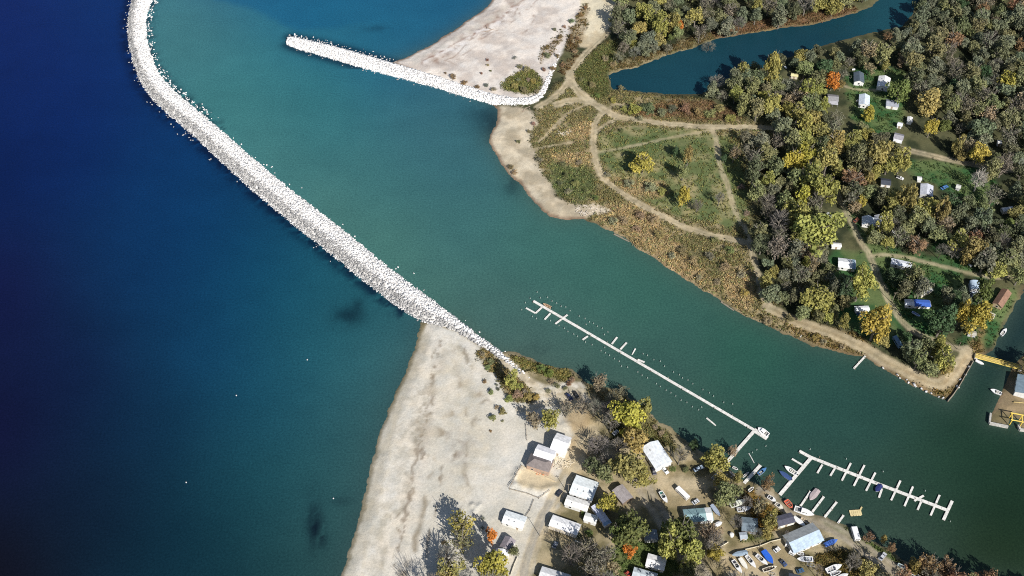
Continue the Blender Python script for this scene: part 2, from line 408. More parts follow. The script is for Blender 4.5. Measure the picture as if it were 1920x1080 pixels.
for i, q in enumerate([[(1225,900),(1262,880),(1305,898),(1335,920),(1335,945),(1290,960),(1250,955),(1228,935)], [(1360,1030),(1470,1008),(1496,1060),(1480,1100),(1350,1090)], [(1450,935),(1500,958),(1560,985),(1530,1000),(1470,970)]]):
    z = zone(q, 1.5, 2, 100+i, .92); col = blend(col, z, DIRT); bare(z)
z = zone([(930,655),(965,686),(1000,716),(1040,733),(1085,710),(1100,735),(1050,762),(1012,754),(985,722),(952,700)], 1.2, 1.5, 120, .85); col = blend(col, z, mixn(C3((190,180,160)), C3((226,218,204)), n_sml)); bare(z)
# tracks and roads worn into the ground
TR = [([(1140,62),(1105,95),(1085,118),(1070,140),(1060,165),(1040,185),(1008,204)], 4.2, .95), ([(1068,140),(1074,165),(1100,188),(1130,208),(1150,219)], 5.5, .95), ([(1045,198),(1075,190),(1105,193)], 6, .8),
  ([(1147,219),(1200,229),(1260,236),(1330,241),(1400,241),(1465,244)], 4, .95), ([(1157,226),(1135,236),(1120,249)], 3, .8), ([(1128,216),(1114,232),(1113,250),(1112,285),(1118,310),(1130,337),(1155,358),(1190,380),(1240,408),(1290,432),(1350,448),(1402,457)], 4, .9),
  ([(1118,289),(1180,278),(1250,262),(1320,250),(1350,243)], 2.2, .5), ([(1335,243),(1344,268),(1346,300),(1352,322),(1364,350),(1374,388),(1385,415),(1404,440),(1406,458)], 3, .75), ([(1406,458),(1412,485),(1421,519),(1425,549),(1438,574)], 3.2, .9),
  ([(1440,578),(1480,600),(1520,615),(1560,628),(1590,641),(1622,656),(1654,677),(1692,695),(1720,710),(1748,722),(1765,724),(1782,708),(1797,690),(1810,671),(1812,660)], 6.5, .8),
  ([(1540,325),(1565,360),(1579,384),(1597,423),(1614,459),(1631,483),(1643,515),(1654,540),(1665,567),(1688,603),(1714,626),(1742,639),(1776,650),(1810,662)], 3.4, .75), ([(1631,483),(1660,480),(1692,484),(1729,493),(1776,504),(1823,517),(1880,525),(1925,512)], 2.6, .65),
  ([(1690,282),(1739,293),(1786,305),(1842,314),(1925,324)], 4.2, .8), ([(1585,165),(1605,172),(1650,172)], 2, .5), ([(1010,270),(1040,240),(1070,210),(1100,200)], 2, .55), ([(990,285),(1040,275),(1070,270)], 2, .5), ([(1180,205),(1150,195),(1140,215)], 2.5, .5),
  ([(1110,810),(1092,836),(1078,870),(1056,905),(1035,945),(1015,985),(1000,1022),(988,1060),(975,1110)], 6, .85), ([(1190,895),(1210,925),(1235,965),(1262,1005),(1288,1045),(1312,1075),(1335,1110)], 7.5, .85),
  ([(1430,925),(1462,945),(1500,962),(1545,982),(1585,1005),(1625,1035),(1665,1062),(1710,1090)], 6.5, .85), ([(975,770),(1010,762),(1060,752),(1090,735)], 4, .7), ([(940,672),(985,712),(1020,745),(1060,735)], 5, .6)]
for i, (p, w, pw) in enumerate(TR):
    z = track(p, w, .8, .7, pw, i); c = ROAD if i not in (18, 19) else C3((170,160,142))
    col = blend(col, z, mixn(c*.86, c*1.06, n_sml)); bare(np.clip(z*2.4, 0, 1))
z = track([(1030,945),(1022,960),(1010,989),(997,1021),(986,1058),(978,1100)], 3.4, .5, .6, .7, 40); col = blend(col, z, C3((158,154,146)))
# drift lines, wet sand and pale storm berms follow the water's edge
isb = zone([(788,605),(850,630),(900,700),(930,800),(880,930),(800,1050),(760,1130),(500,1300)], 4, 4, 15) * smooth(dS, 4, 8)
isb2 = zone([(1060,-200),(1070,0),(980,60),(880,130),(737,117),(880,20),(930,-60)], 4, 4, 16) * smooth(dN, 4, 8)
def drift(d, at_, amp, seed, width):
    u = d - (at_ + (fbm(X/24, Y/24, seed, 4)-.5)*2*amp)
    return np.exp(-(u/width)**2)*smooth(fbm(X/6, Y/6, seed+5, 3), .42, .62)
for (at_, amp, s, w, p, c) in [(26, 9, 200, 2.6, .75, (136,122,100)), (34, 9, 210, .8, .8, (112,96,76)), (16, 5, 220, 3.0, .5, (160,150,132)), (22, 8, 230, 4, .5, (218,210,196)), (42, 8, 240, 1.0, .6, (128,112,90))]:
    col = blend(col, drift(dS, at_, amp, s, w)*p*isb, C3(c)); col = blend(col, drift(dN, at_*.55, amp*.55, s+1, w*.6)*p*.8*isb2, C3((134,110,96)))
z = zone([(835,830),(870,815),(890,840),(870,880),(840,880)], 6, 6, 17, .5)*smooth(n_sml, .3, .7); col = blend(col, z, C3((134,122,112)))
z = zone([(765,800),(790,790),(795,840),(770,850)], 4, 5, 18, .6); col = blend(col, z, C3((150,138,118)))
def line(pts, w, c, p, amp, seed, lo=.42, hi=.6):
    global col
    pw = GP(smooth_poly(pts, False, 2)); wx_ = (fbm(X/9, Y/9, seed, 3)-.5)*2*amp; wy_ = (fbm(X/9, Y/9, seed+3, 3)-.5)*2*amp
    P = np.array(pw); x0, x1 = np.searchsorted(gx, [P[:,0].min()-15, P[:,0].max()+15]); y0, y1 = np.searchsorted(gy, [P[:,1].min()-15, P[:,1].max()+15]); sl = (slice(y0, y1), slice(x0, x1))
    d = pdist(X[sl]+wx_[sl], Y[sl]+wy_[sl], pw); m_ = np.zeros(X.shape); m_[sl] = np.exp(-(d/w)**2)*smooth(fbm(X[sl]/3.2, Y[sl]/3.2, seed+9, 3), lo, hi)*p
    col = blend(col, m_, C3(c))
WR = [(818,640),(812,690),(806,730),(800,770),(792,800),(782,830),(785,860),(772,900),(765,940),(752,985),(738,1030),(732,1090)]
sh = lambda q_, dx: [(x+dx, y) for x, y in q_]
line(sh(WR, -24), 7.0, (168,160,142), .45, 4, 401, .3, .6); line(sh(WR, -12), 2.2, (222,214,200), .8, 5, 402, .35, .5); line(sh(WR, -26), 1.6, (218,210,196), .7, 6, 403, .4, .55); line(sh(WR, 10), 3.0, (214,206,194), .6, 4, 405, .4, .55)
line(WR, .9, (132,118,100), .7, 4.5, 404, .48, .58); line(sh(WR, 5), .7, (118,104,88), .7, 4.5, 406, .5, .58); line(WR[2:6], 4.0, (152,140,120), .5, 4, 407, .42, .55); line(sh(WR, -50), .9, (206,198,182), .8, 2, 408, .3, .5)
line([(862,655),(875,672),(885,690)], 1.4, (140,130,112), .8, 2, 409); line([(868,652),(880,668)], .8, (120,106,92), .8, 2, 410)
WN = [(985,0),(962,18),(940,34),(918,48),(895,62),(872,74),(842,92),(815,106),(790,120)]
line(WN, .9, (150,124,112), .9, 2.5, 411, .4, .52); line(sh(WN, 28), .8, (160,140,130), .7, 3, 412); line(sh(WN, 9), 2.2, (232,226,222), .7, 3, 413, .35, .5); line(sh(WN, -14), 3, (196,190,180), .6, 2, 414, .3, .5); line([(1000,30),(985,60),(960,70),(930,62)], .8, (150,130,118), .7, 3, 415)
for (q_, sd) in (([(900,700),(880,740),(870,790)], 420), ([(900,840),(880,880),(850,930)], 421), ([(850,660),(845,720),(860,780)], 422)): line(q_, 9, (196,188,170), .5, 8, sd, .4, .65)
beach = np.clip(False or (zone([(788,605),(770,640),(640,1080),(560,1300),(760,1300),(860,700)], 3, 1, 19)*(dS < 12)), 0, 1)
col = blend(col, beach*smooth(dl, 9, 3)*.45, C3((158,150,128)))
wet = (1-smooth(dl, .6, 3.0))*np.where((np.abs(dP) < 12)|((X > 40)&(Y > -120)), .4, 1)
wetc = np.where((np.abs(dN) < 20)[..., None], C3((126,104,86)), C3((116,108,86)))
col = blend(col, wet*.85, wetc)
col = np.where((dl < 0)[..., None], C3((70,80,70)), col)
smask = np.clip(zone([(788,600),(850,622),(930,672),(1000,736),(1092,708),(1102,740),(1096,790),(1060,905),(1005,1030),(990,1130),(900,1400),(500,1400)], 3, 2, 12)+zone([(1120,-400),(1095,0),(1014,190),(985,200),(875,178),(690,120),(930,-60)], 3, 2, 7), 0, 1)*.6
ms, mm = .28*(1-smask), .16*(1-smask)
col = col*(1-ms/2+ms*n_sml)[..., None]*(1-mm/2+mm*n_mid)[..., None]
col = np.clip(col, .01, .85)

# sand bank heaped below the new house, a few small heaps
def heap(p, r, h):
    global Z
    x, y = G(p); d2 = ((X-x)**2+(Y-y)**2)/(r*r); Z = Z + h*np.exp(-d2*1.6)*(.8+.4*n_sml)
for p, r, h in [((886,950),1.6,1.1),((893,956),1.5,1.0),((889,964),1.8,.9),((900,950),1.4,.7),((888,975),1.8,.7),((965,912),2.5,1.1),((980,915),2.8,1.0),((1000,920),2.8,1.0),((1020,922),2.8,1.0),((1035,918),2.8,1.0),((965,897),2.3,1.1),((972,885),2.3,1.1)]:
    heap(p, r, h)
Z = Z + track([(1058,800),(1075,802),(1090,820)], 4, 1.5, .5, 1.0, 50)*.6

def ground_z(x, y):
    i = min(max(np.searchsorted(gx, x), 1), nx_-1); j = min(max(np.searchsorted(gy, y), 1), ny_-1)
    return float(Z[j, i])

idx = np.arange(nx_*ny_).reshape(ny_, nx_)
q = np.stack([idx[:-1,:-1], idx[:-1,1:], idx[1:,1:], idx[1:,:-1]], -1).reshape(-1, 4)
me = mesh_np('ground', np.stack([X, Y, Z], -1).reshape(-1, 3), q, True)
attr(me, 'cover', 'FLOAT_COLOR', 'POINT', np.concatenate([col, np.ones(col.shape[:2]+(1,))], -1))
m, t, b = new_mat('ground_cover')
a = nd(t, 'ShaderNodeAttribute', attribute_name='cover')
c1, h1 = noise_ramp(t, 1.1, gray(.82), gray(1.17), 6, .3, .7, rough=.75)
c2, h2 = noise_ramp(t, .12, (.9,.93,.95), (1.1,1.07,1.02), 4)
t.links.new(mul(t, mul(t, a.outputs['Color'], c1), c2), b.inputs['Base Color']); b.inputs['Roughness'].default_value = .95; b.inputs['Specular IOR Level'].default_value = .1
bump(t, b, h1, .6, .25)
tag(link('ground', me, m), kind='structure')

# ------------------------------------------------------------------ breakwaters
def stones(P, S, rngl, colr):
    """angular blocks; returns verts, quads and per-corner colours"""
    base = np.array([(-1,-1,-1),(1,-1,-1),(1,1,-1),(-1,1,-1),(-1,-1,1),(1,-1,1),(1,1,1),(-1,1,1)], float)*.5
    n = len(P); V = base[None]*S[:, None, :]*(1+rngl.uniform(-.32,.32,(n,8,3)))
    ax = rngl.normal(size=(n,3)); ax /= np.linalg.norm(ax, axis=1)[:, None]; an = rngl.uniform(0, 6.28, n); ax = ax*np.array((.25,.25,1.0)); ax /= np.linalg.norm(ax, axis=1)[:, None]
    K = np.zeros((n,3,3)); K[:,0,1] = -ax[:,2]; K[:,0,2] = ax[:,1]; K[:,1,0] = ax[:,2]; K[:,1,2] = -ax[:,0]; K[:,2,0] = -ax[:,1]; K[:,2,1] = ax[:,0]
    Rm = np.eye(3)[None]+np.sin(an)[:,None,None]*K+(1-np.cos(an))[:,None,None]*(K@K)
    V = np.einsum('nij,nkj->nki', Rm, V)+P[:, None, :]
    f = np.array([(3,2,1,0),(4,5,6,7),(0,1,5,4),(1,2,6,5),(2,3,7,6),(3,0,4,7)])
    Fq = (f[None]+np.arange(n)[:,None,None]*8).reshape(-1,4)
    C = np.repeat(colr, 8, axis=0)
    return V.reshape(-1,3), Fq, C
def col4(C): return np.concatenate([C, np.ones((len(C),1))], -1)

def breakwater(label, line, height, lakeside, nstone, seed, size, fringe):
    rl = np.random.default_rng(seed)
    L = smooth_poly(line, False, 2)
    P = np.array([(a[0], a[1]) for a in L]); hw = np.array([a[2] for a in L])
    T = np.gradient(P, axis=0); T /= np.linalg.norm(T, axis=1)[:, None]; Nn = np.stack([-T[:,1], T[:,0]], -1)
    A = np.array([G(p) for p in P-Nn*hw[:,None]]); B = np.array([G(p) for p in P+Nn*hw[:,None]])
    seg = np.linalg.norm(np.diff((A+B)/2, axis=0), axis=1); s = np.concatenate([[0], np.cumsum(seg)])
    Wd = np.linalg.norm(B-A, axis=1)
    hh = height*np.clip(Wd/11, .25, 1)
    def prof(tt): return np.clip((1-np.abs(tt))/.62, 0, 1)**.8
    root = empty('breakwater', (float(A[0,0]), float(A[0,1]), 0))
    off = np.array(root.location)
    ts = np.linspace(-1.08, 1.08, 17); ns = int(s[-1]/1.6); si = np.linspace(0, s[-1], ns)
    def ev(si, tt):
        a = np.stack([np.interp(si, s, A[:,k]) for k in (0,1)], -1); bb = np.stack([np.interp(si, s, B[:,k]) for k in (0,1)], -1)
        h = np.interp(si, s, hh)
        xy = a+(bb-a)*((tt+1)/2)[:, None]; zz = -1.2+(h+1.2)*prof(tt)
        return xy, zz
    SI, TT = np.meshgrid(si, ts, indexing='ij')
    xy, zz = ev(SI.ravel(), TT.ravel())
    zz = zz+rl.uniform(-.25,.15,len(zz))
    V = np.concatenate([xy, zz[:,None]], 1)-off
    ii = np.arange(ns*len(ts)).reshape(ns, len(ts))
    Fq = np.stack([ii[:-1,:-1], ii[1:,:-1], ii[1:,1:], ii[:-1,1:]], -1).reshape(-1,4)
    me = mesh_np('stone_mound', V, Fq)
    attr(me, 'stone', 'FLOAT_COLOR', 'POINT', col4(np.tile((.70,.68,.65), (len(V),1))*rl.uniform(.7,1.2,(len(V),1))))
    link('stone_mound', me, M['stone'], root)
    # the armour
    w = np.interp(si, s, Wd); cum = np.cumsum(w); cum /= cum[-1]
    S_ = np.interp(rl.uniform(0,1,nstone), cum, si); Tq = rl.uniform(-1.06, 1.06, nstone)
    far = rl.uniform(0,1,nstone) < fringe*np.where(S_ < s[-1]*.45, 2.6, .25)
    Tq[far] = rl.choice([-1,1], far.sum(), p=[.85,.15])*(1+np.abs(rl.normal(0,.22,far.sum())))
    xy, zz = ev(S_, Tq); zz = np.where(far, rl.uniform(-.35,.2,nstone), zz)
    k = rl.uniform(.55,1.0,nstone)**1.0*size; k = np.where(far, k*.8, k)
    Sz = np.stack([k*rl.uniform(.9,1.5,nstone), k*rl.uniform(.7,1.1,nstone), k*rl.uniform(.45,.75,nstone)], -1)
    tone = rl.uniform(.66,.88,nstone)*(1-.35*(rl.uniform(0,1,nstone) < .08))
    gt = lakeside*Tq+rl.normal(0,.09,nstone); gr = smooth(gt, .08, .34)*(1-.75*smooth(gt, .74, .96))*(.7+.3*rl.uniform(0,1,nstone))     # the wave-washed lake face is grey with algae
    gr = gr if lakeside else .4*smooth(np.abs(Tq), .9, 1.05)
    tone = tone*(1-.62*gr)*np.where(far&(Tq > 0), .6, 1.0)
    C = tone[:,None]*np.array((1,.985,.965))
    P3 = np.concatenate([xy, (zz+k*.12)[:,None]], 1)-off
    pxy = to_px(xy[:,0], xy[:,1]); vis = (pxy[0] > 0)&(pxy[0] < W)&(pxy[1] > 4)&(pxy[1] < H)&(zz > 0)
    big = np.argsort(-(k*scale_at(pxy[1])*vis))[:100]
    rest = np.setdiff1d(np.arange(nstone), big)
    V, Fq, CC = stones(P3[rest], Sz[rest], rl, C[rest]); me = mesh_np('armour_stones', V, Fq); attr(me, 'stone', 'FLOAT_COLOR', 'POINT', col4(CC))
    tag(link('armour_stones', me, M['stone'], root), kind='stuff')
    for i in big:
        V, Fq, CC = stones(np.zeros((1,3)), Sz[i:i+1]*1.12, rl, C[i:i+1]); me = mesh_np('boulder', V, Fq); attr(me, 'stone', 'FLOAT_COLOR', 'POINT', col4(CC))
        link('boulder', me, M['stone'], root, loc=tuple(P3[i]+np.array((0,0,.1))))
    tag(root, label, 'breakwater')
    return A, B
BW1 = [(330,-120,20),(300,-60,20),(280,-25,20),(266,0,20),(259,22,20),(256,50,20),(259,82,20),(269,120,21),(283,150,22),(306,180,23),(338,207,23),(379,241,24),(427,285,25),(477,330,26),(537,380,27),(597,427,28),
  (652,470,28),(702,512,28),(752,550,28),(795,580,26),(835,602,19),(870,622,13),(905,646,11),(940,670,9),(975,698,7),(1004,722,4),(1014,731,2.5)]
BW2 = [(540,77,8),(555,81,12),(630,100,14),(700,121,14.5),(800,148,13),(875,172,11.5),(935,190,11),(982,195,10.5),(1010,187,10.5),(1023,165,9.5),(1033,138,8),(1048,108,5.5),(1066,70,4),(1080,40,3.5),(1095,5,3.5),(1110,-35,3)]
e1 = breakwater('long curved breakwater of pale quarry stone reaching out from the lower beach', BW1, 2.3, 1, 17000, 21, .98, .016)
e2 = breakwater('shorter straight jetty of white stone below the upper beach, bent inland', BW2, 1.9, 0, 7500, 22, .92, .012)

# ------------------------------------------------------------------ water
wx = axis(-370, 372, 1.6, 900, 22); wy = axis(-172, 275, 1.6, 900, 22)
XW, YW = np.meshgrid(wx, wy)
PX, PY = to_px(XW, np.maximum(YW, CY+60), 0.0)
PX = np.clip(PX, -600, 2500); PY = np.clip(PY, -500, 1500)
WC = [(-400,0,11,32,78),(0,0,18,36,94),(100,100,18,40,98),(180,40,17,52,106),(0,300,13,32,78),(150,260,14,39,93),(0,550,22,25,66),(0,800,20,20,56),(0,1080,20,16,36),(-400,900,18,14,34),(150,700,18,28,66),(200,950,16,26,48),  # lake blues, with lens vignetting towards the left put into the colour
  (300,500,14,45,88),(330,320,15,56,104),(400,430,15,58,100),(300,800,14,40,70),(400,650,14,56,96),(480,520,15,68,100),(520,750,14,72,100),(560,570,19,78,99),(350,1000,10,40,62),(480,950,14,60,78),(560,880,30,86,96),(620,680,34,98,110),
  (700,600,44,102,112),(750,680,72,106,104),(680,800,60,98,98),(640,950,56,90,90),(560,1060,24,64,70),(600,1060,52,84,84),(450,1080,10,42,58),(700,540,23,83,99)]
WI = [(300,20,63,116,128),(350,100,65,118,124),(330,60,67,120,124),(400,60,63,116,126),(420,190,60,122,124),(480,110,56,120,126),(600,160,52,116,120),(600,250,53,110,118),(520,310,69,118,118),(430,255,67,120,122),(620,400,75,120,114),(700,350,59,110,116),(720,460,73,118,110),(800,230,57,102,114),
  (850,300,55,100,110),(820,540,71,112,106),(850,440,59,106,110),(900,600,69,104,102),(1000,480,60,106,102),(1000,640,73,100,98),(1100,520,58,104,98),(1200,560,56,102,94),(1100,670,67,96,92),(1250,680,53,90,88),(1220,760,67,92,86),(1400,680,46,94,84),(1500,760,45,82,80),(1340,800,55,82,78),(1600,780,43,78,76),
  (1650,950,51,76,72),(1750,900,38,68,60),(1880,950,26,48,44),(1850,1040,36,54,44),(1700,1010,59,78,72),(1850,850,30,58,52),(1900,600,31,54,62),(1950,500,29,52,60),(1500,920,47,70,68),
  (500,12,36,106,136),(420,-60,25,74,126),(600,40,32,104,136),(700,60,32,100,134),(850,20,30,92,128),(800,80,30,92,124),(700,-100,14,66,120),(650,90,36,96,120)]
WPD = [(1160,150,26,64,80),(1250,140,30,72,88),(1400,95,28,66,82),(1550,60,26,64,80),(1660,20,32,76,90)]
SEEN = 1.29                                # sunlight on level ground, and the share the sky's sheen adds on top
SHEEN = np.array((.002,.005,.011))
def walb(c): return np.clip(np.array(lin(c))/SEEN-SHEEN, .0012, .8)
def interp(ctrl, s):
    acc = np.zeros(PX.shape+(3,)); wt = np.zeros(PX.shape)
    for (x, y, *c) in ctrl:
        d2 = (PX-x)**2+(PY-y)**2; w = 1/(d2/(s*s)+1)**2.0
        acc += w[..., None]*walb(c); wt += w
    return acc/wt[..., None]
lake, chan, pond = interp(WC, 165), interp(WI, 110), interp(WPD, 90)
cen = [((a[0]+b_[0])/2, (a[1]+b_[1])/2) for a, b_ in zip(e1[0], e1[1])]
side = inside(XW, YW, cen+[G((1040,760)), G((1100,1400)), G((3200,1400)), G((3200,-400)), G((400,-400))])
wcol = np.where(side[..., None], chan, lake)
dpw = sdf(XW, YW, pW); wcol = np.where((dpw > -6)[..., None], pond, wcol)
wn = fbm(XW/60, YW/25, 301); wn2 = fbm(XW/11, YW/7, 302)
# the mouth of the harbour: a muddy plume meeting blue lake water along a drifting edge
pl = np.array(GP([(290,-160),(360,-25),(420,8),(470,18),(520,44),(560,62),(900,20),(900,-300)]))
pd = sdf(XW, YW, pl)+(fbm(XW/14, YW/14, 303)-.5)*9
blue = walb((20,88,130))
wcol = blend(wcol, smooth(pd, -2, 7)*.55*side*smooth(PX, 800, 520)*smooth(PY, 125, 85), blue)
wcol = wcol*(.93+.14*wn)[..., None]*(.96+.08*wn2)[..., None]
# shoal water over mud and sunken stone beside the banks
ed = np.minimum(np.minimum(np.abs(sdf(XW,YW,nW)), np.abs(sdf(XW,YW,sW))), np.abs(sdf(XW,YW,rW)))
wcol = blend(wcol, np.exp(-ed/5)*.5*side, walb((72,92,86)))
wcol = blend(wcol, np.exp(-ed/7)*.45*(~side), walb((58,80,82)))
dA = pdist(XW, YW, [tuple(p) for p in e1[0]]); dB = pdist(XW, YW, [tuple(p) for p in e1[1]]); dbw = np.minimum(dA, dB)
deep = walb((8,28,56))
cut = (PX+PY < 1345)
wcol = blend(wcol, np.exp(-(dbw/4.5)**2)*smooth(fbm(XW/3, YW/3, 305), .25, .6)*.85*(~side)*cut, deep)
wcol = blend(wcol, np.exp(-(dbw/4)**2)*smooth(fbm(XW/3, YW/3, 306), .3, .6)*.7*side*(PX < 420), deep)
dj = np.minimum(pdist(XW, YW, [tuple(p) for p in e2[0]]), pdist(XW, YW, [tuple(p) for p in e2[1]]))
wcol = blend(wcol, np.exp(-(dj/4)**2)*.75*(PX < 760)*(PY < 128), deep)
# weed beds and other dark patches in the water
for (x, y, a_, b_, p) in [(590,985,14,42,.85),(604,1005,10,20,.8),(655,590,28,16,.55),(672,572,12,14,.5),(640,940,22,10,.3),(650,600,36,20,.3),(700,55,30,7,.25),(710,52,14,5,.2),(925,235,26,34,.55),(900,215,40,20,.35),(960,345,16,26,.45),(990,1010,1,1,0),(1010,655,30,16,.2)]:
    e = ((PX-x)/a_)**2+((PY-y)/b_)**2
    wcol = blend(wcol, np.exp(-e)*smooth(fbm(XW/4, YW/6, 310+int(x) % 7), .15, .5)*p, walb((10,22,44)))
iw = np.arange(XW.size).reshape(XW.shape)
q = np.stack([iw[:-1,:-1], iw[:-1,1:], iw[1:,1:], iw[1:,:-1]], -1).reshape(-1,4)
me = mesh_np('lake_water', np.stack([XW, YW, np.zeros_like(XW)], -1).reshape(-1,3), q, True)
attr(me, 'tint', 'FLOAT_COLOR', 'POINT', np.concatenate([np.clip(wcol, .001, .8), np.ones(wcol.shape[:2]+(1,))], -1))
m, t, b = new_mat('water_surface')
a = nd(t, 'ShaderNodeAttribute', attribute_name='tint')
c1, h1 = noise_ramp(t, 1.0, (.55,.62,.65), (1.5,1.43,1.40), 5, .3, .7, rough=.85)
c2, h2 = noise_ramp(t, .06, (.94,.95,.96), (1.06,1.05,1.04), 4)
t.links.new(mul(t, mul(t, a.outputs['Color'], c1), c2), b.inputs['Base Color']); b.inputs['Roughness'].default_value = .22; b.inputs['IOR'].default_value = 1.33
b.inputs['Specular IOR Level'].default_value = .35
bump(t, b, h1, .35, .25)
tag(link('lake_water', me, m), kind='structure')

# ------------------------------------------------------------------ low growth nobody could count
def scatter_growth(name, n, sel, sz, hgt, seed):
    rl = np.random.default_rng(seed)
    w = (scrub_d*sel*(dl > 1.2)*(.25+1.5*smooth(n_sml, .35, .7))).ravel()
    cell = np.outer(np.gradient(gy), np.gradient(gx)).ravel(); fin = (cell < 1.2); w = w*fin
    if w.sum() == 0: return
    pick = rl.choice(len(w), n, p=w/w.sum())
    px_ = X.ravel()[pick]+rl.uniform(-.5,.5,n)*STEP; py_ = Y.ravel()[pick]+rl.uniform(-.5,.5,n)*STEP; pz = Z.ravel()[pick]
    cb = scrub_c.reshape(-1,3)[pick]
    per = 5; k = sz*rl.uniform(.5,1.3,n)
    cen = np.repeat(np.stack([px_, py_, pz], -1), per, 0); kk = np.repeat(k, per)
    cen = cen+rl.normal(size=cen.shape)*kk[:,None]*np.array((.55,.55,.0)); cen[:,2] += kk*hgt*rl.uniform(.2,1,len(kk))
    V, Fq = leaf_quads(cen, kk*.8, rl, np.array((0,0,.6)))
    hue = rl.choice(4, n, p=[.5,.2,.2,.1]); tint = np.array([(1,1,1),(.78,.98,.8),(1.3,1.2,1.02),(1.04,.88,.8)])[hue]*rl.uniform(.65,1.3,(n,1))
    C = np.repeat(np.repeat(cb*tint, per, 0), 4, 0)
    me = mesh_np(name, V, Fq); attr(me, 'leafcol', 'FLOAT_COLOR', 'POINT', col4(np.clip(C, .01, .7)))
    attr(me, 'tone', 'FLOAT', 'FACE', rl.uniform(.2,.8,len(Fq)))
    tag(link(name, me, M['leafmix']), kind='stuff')
def leaf_quads(cen, size, rl, bias, outward=None):
    n = len(cen); nrm = rl.normal(size=(n,3))*.8+bias
    if outward is not None: nrm = nrm+outward
    nrm /= np.linalg.norm(nrm, axis=1)[:,None]+1e-9
    u = np.cross(nrm, rl.normal(size=(n,3))); u /= np.linalg.norm(u, axis=1)[:,None]+1e-9; v = np.cross(nrm, u)
    s = np.asarray(size)[:,None]*.5
    a1 = rl.uniform(.7,1.25,(n,1)); a2 = rl.uniform(.6,1.1,(n,1))
    V = np.stack([cen-u*s*a1, cen-v*s*a2, cen+u*s*a1, cen+v*s*a2], 1).reshape(-1,3)
    return V, np.arange(4*n).reshape(-1,4)
upper = isN.astype(float); lower = 1-upper
scatter_growth('scrub_growth', 30000, upper, .85, .8, 501)
scatter_growth('bank_weeds', 9000, lower, .7, .8, 502)
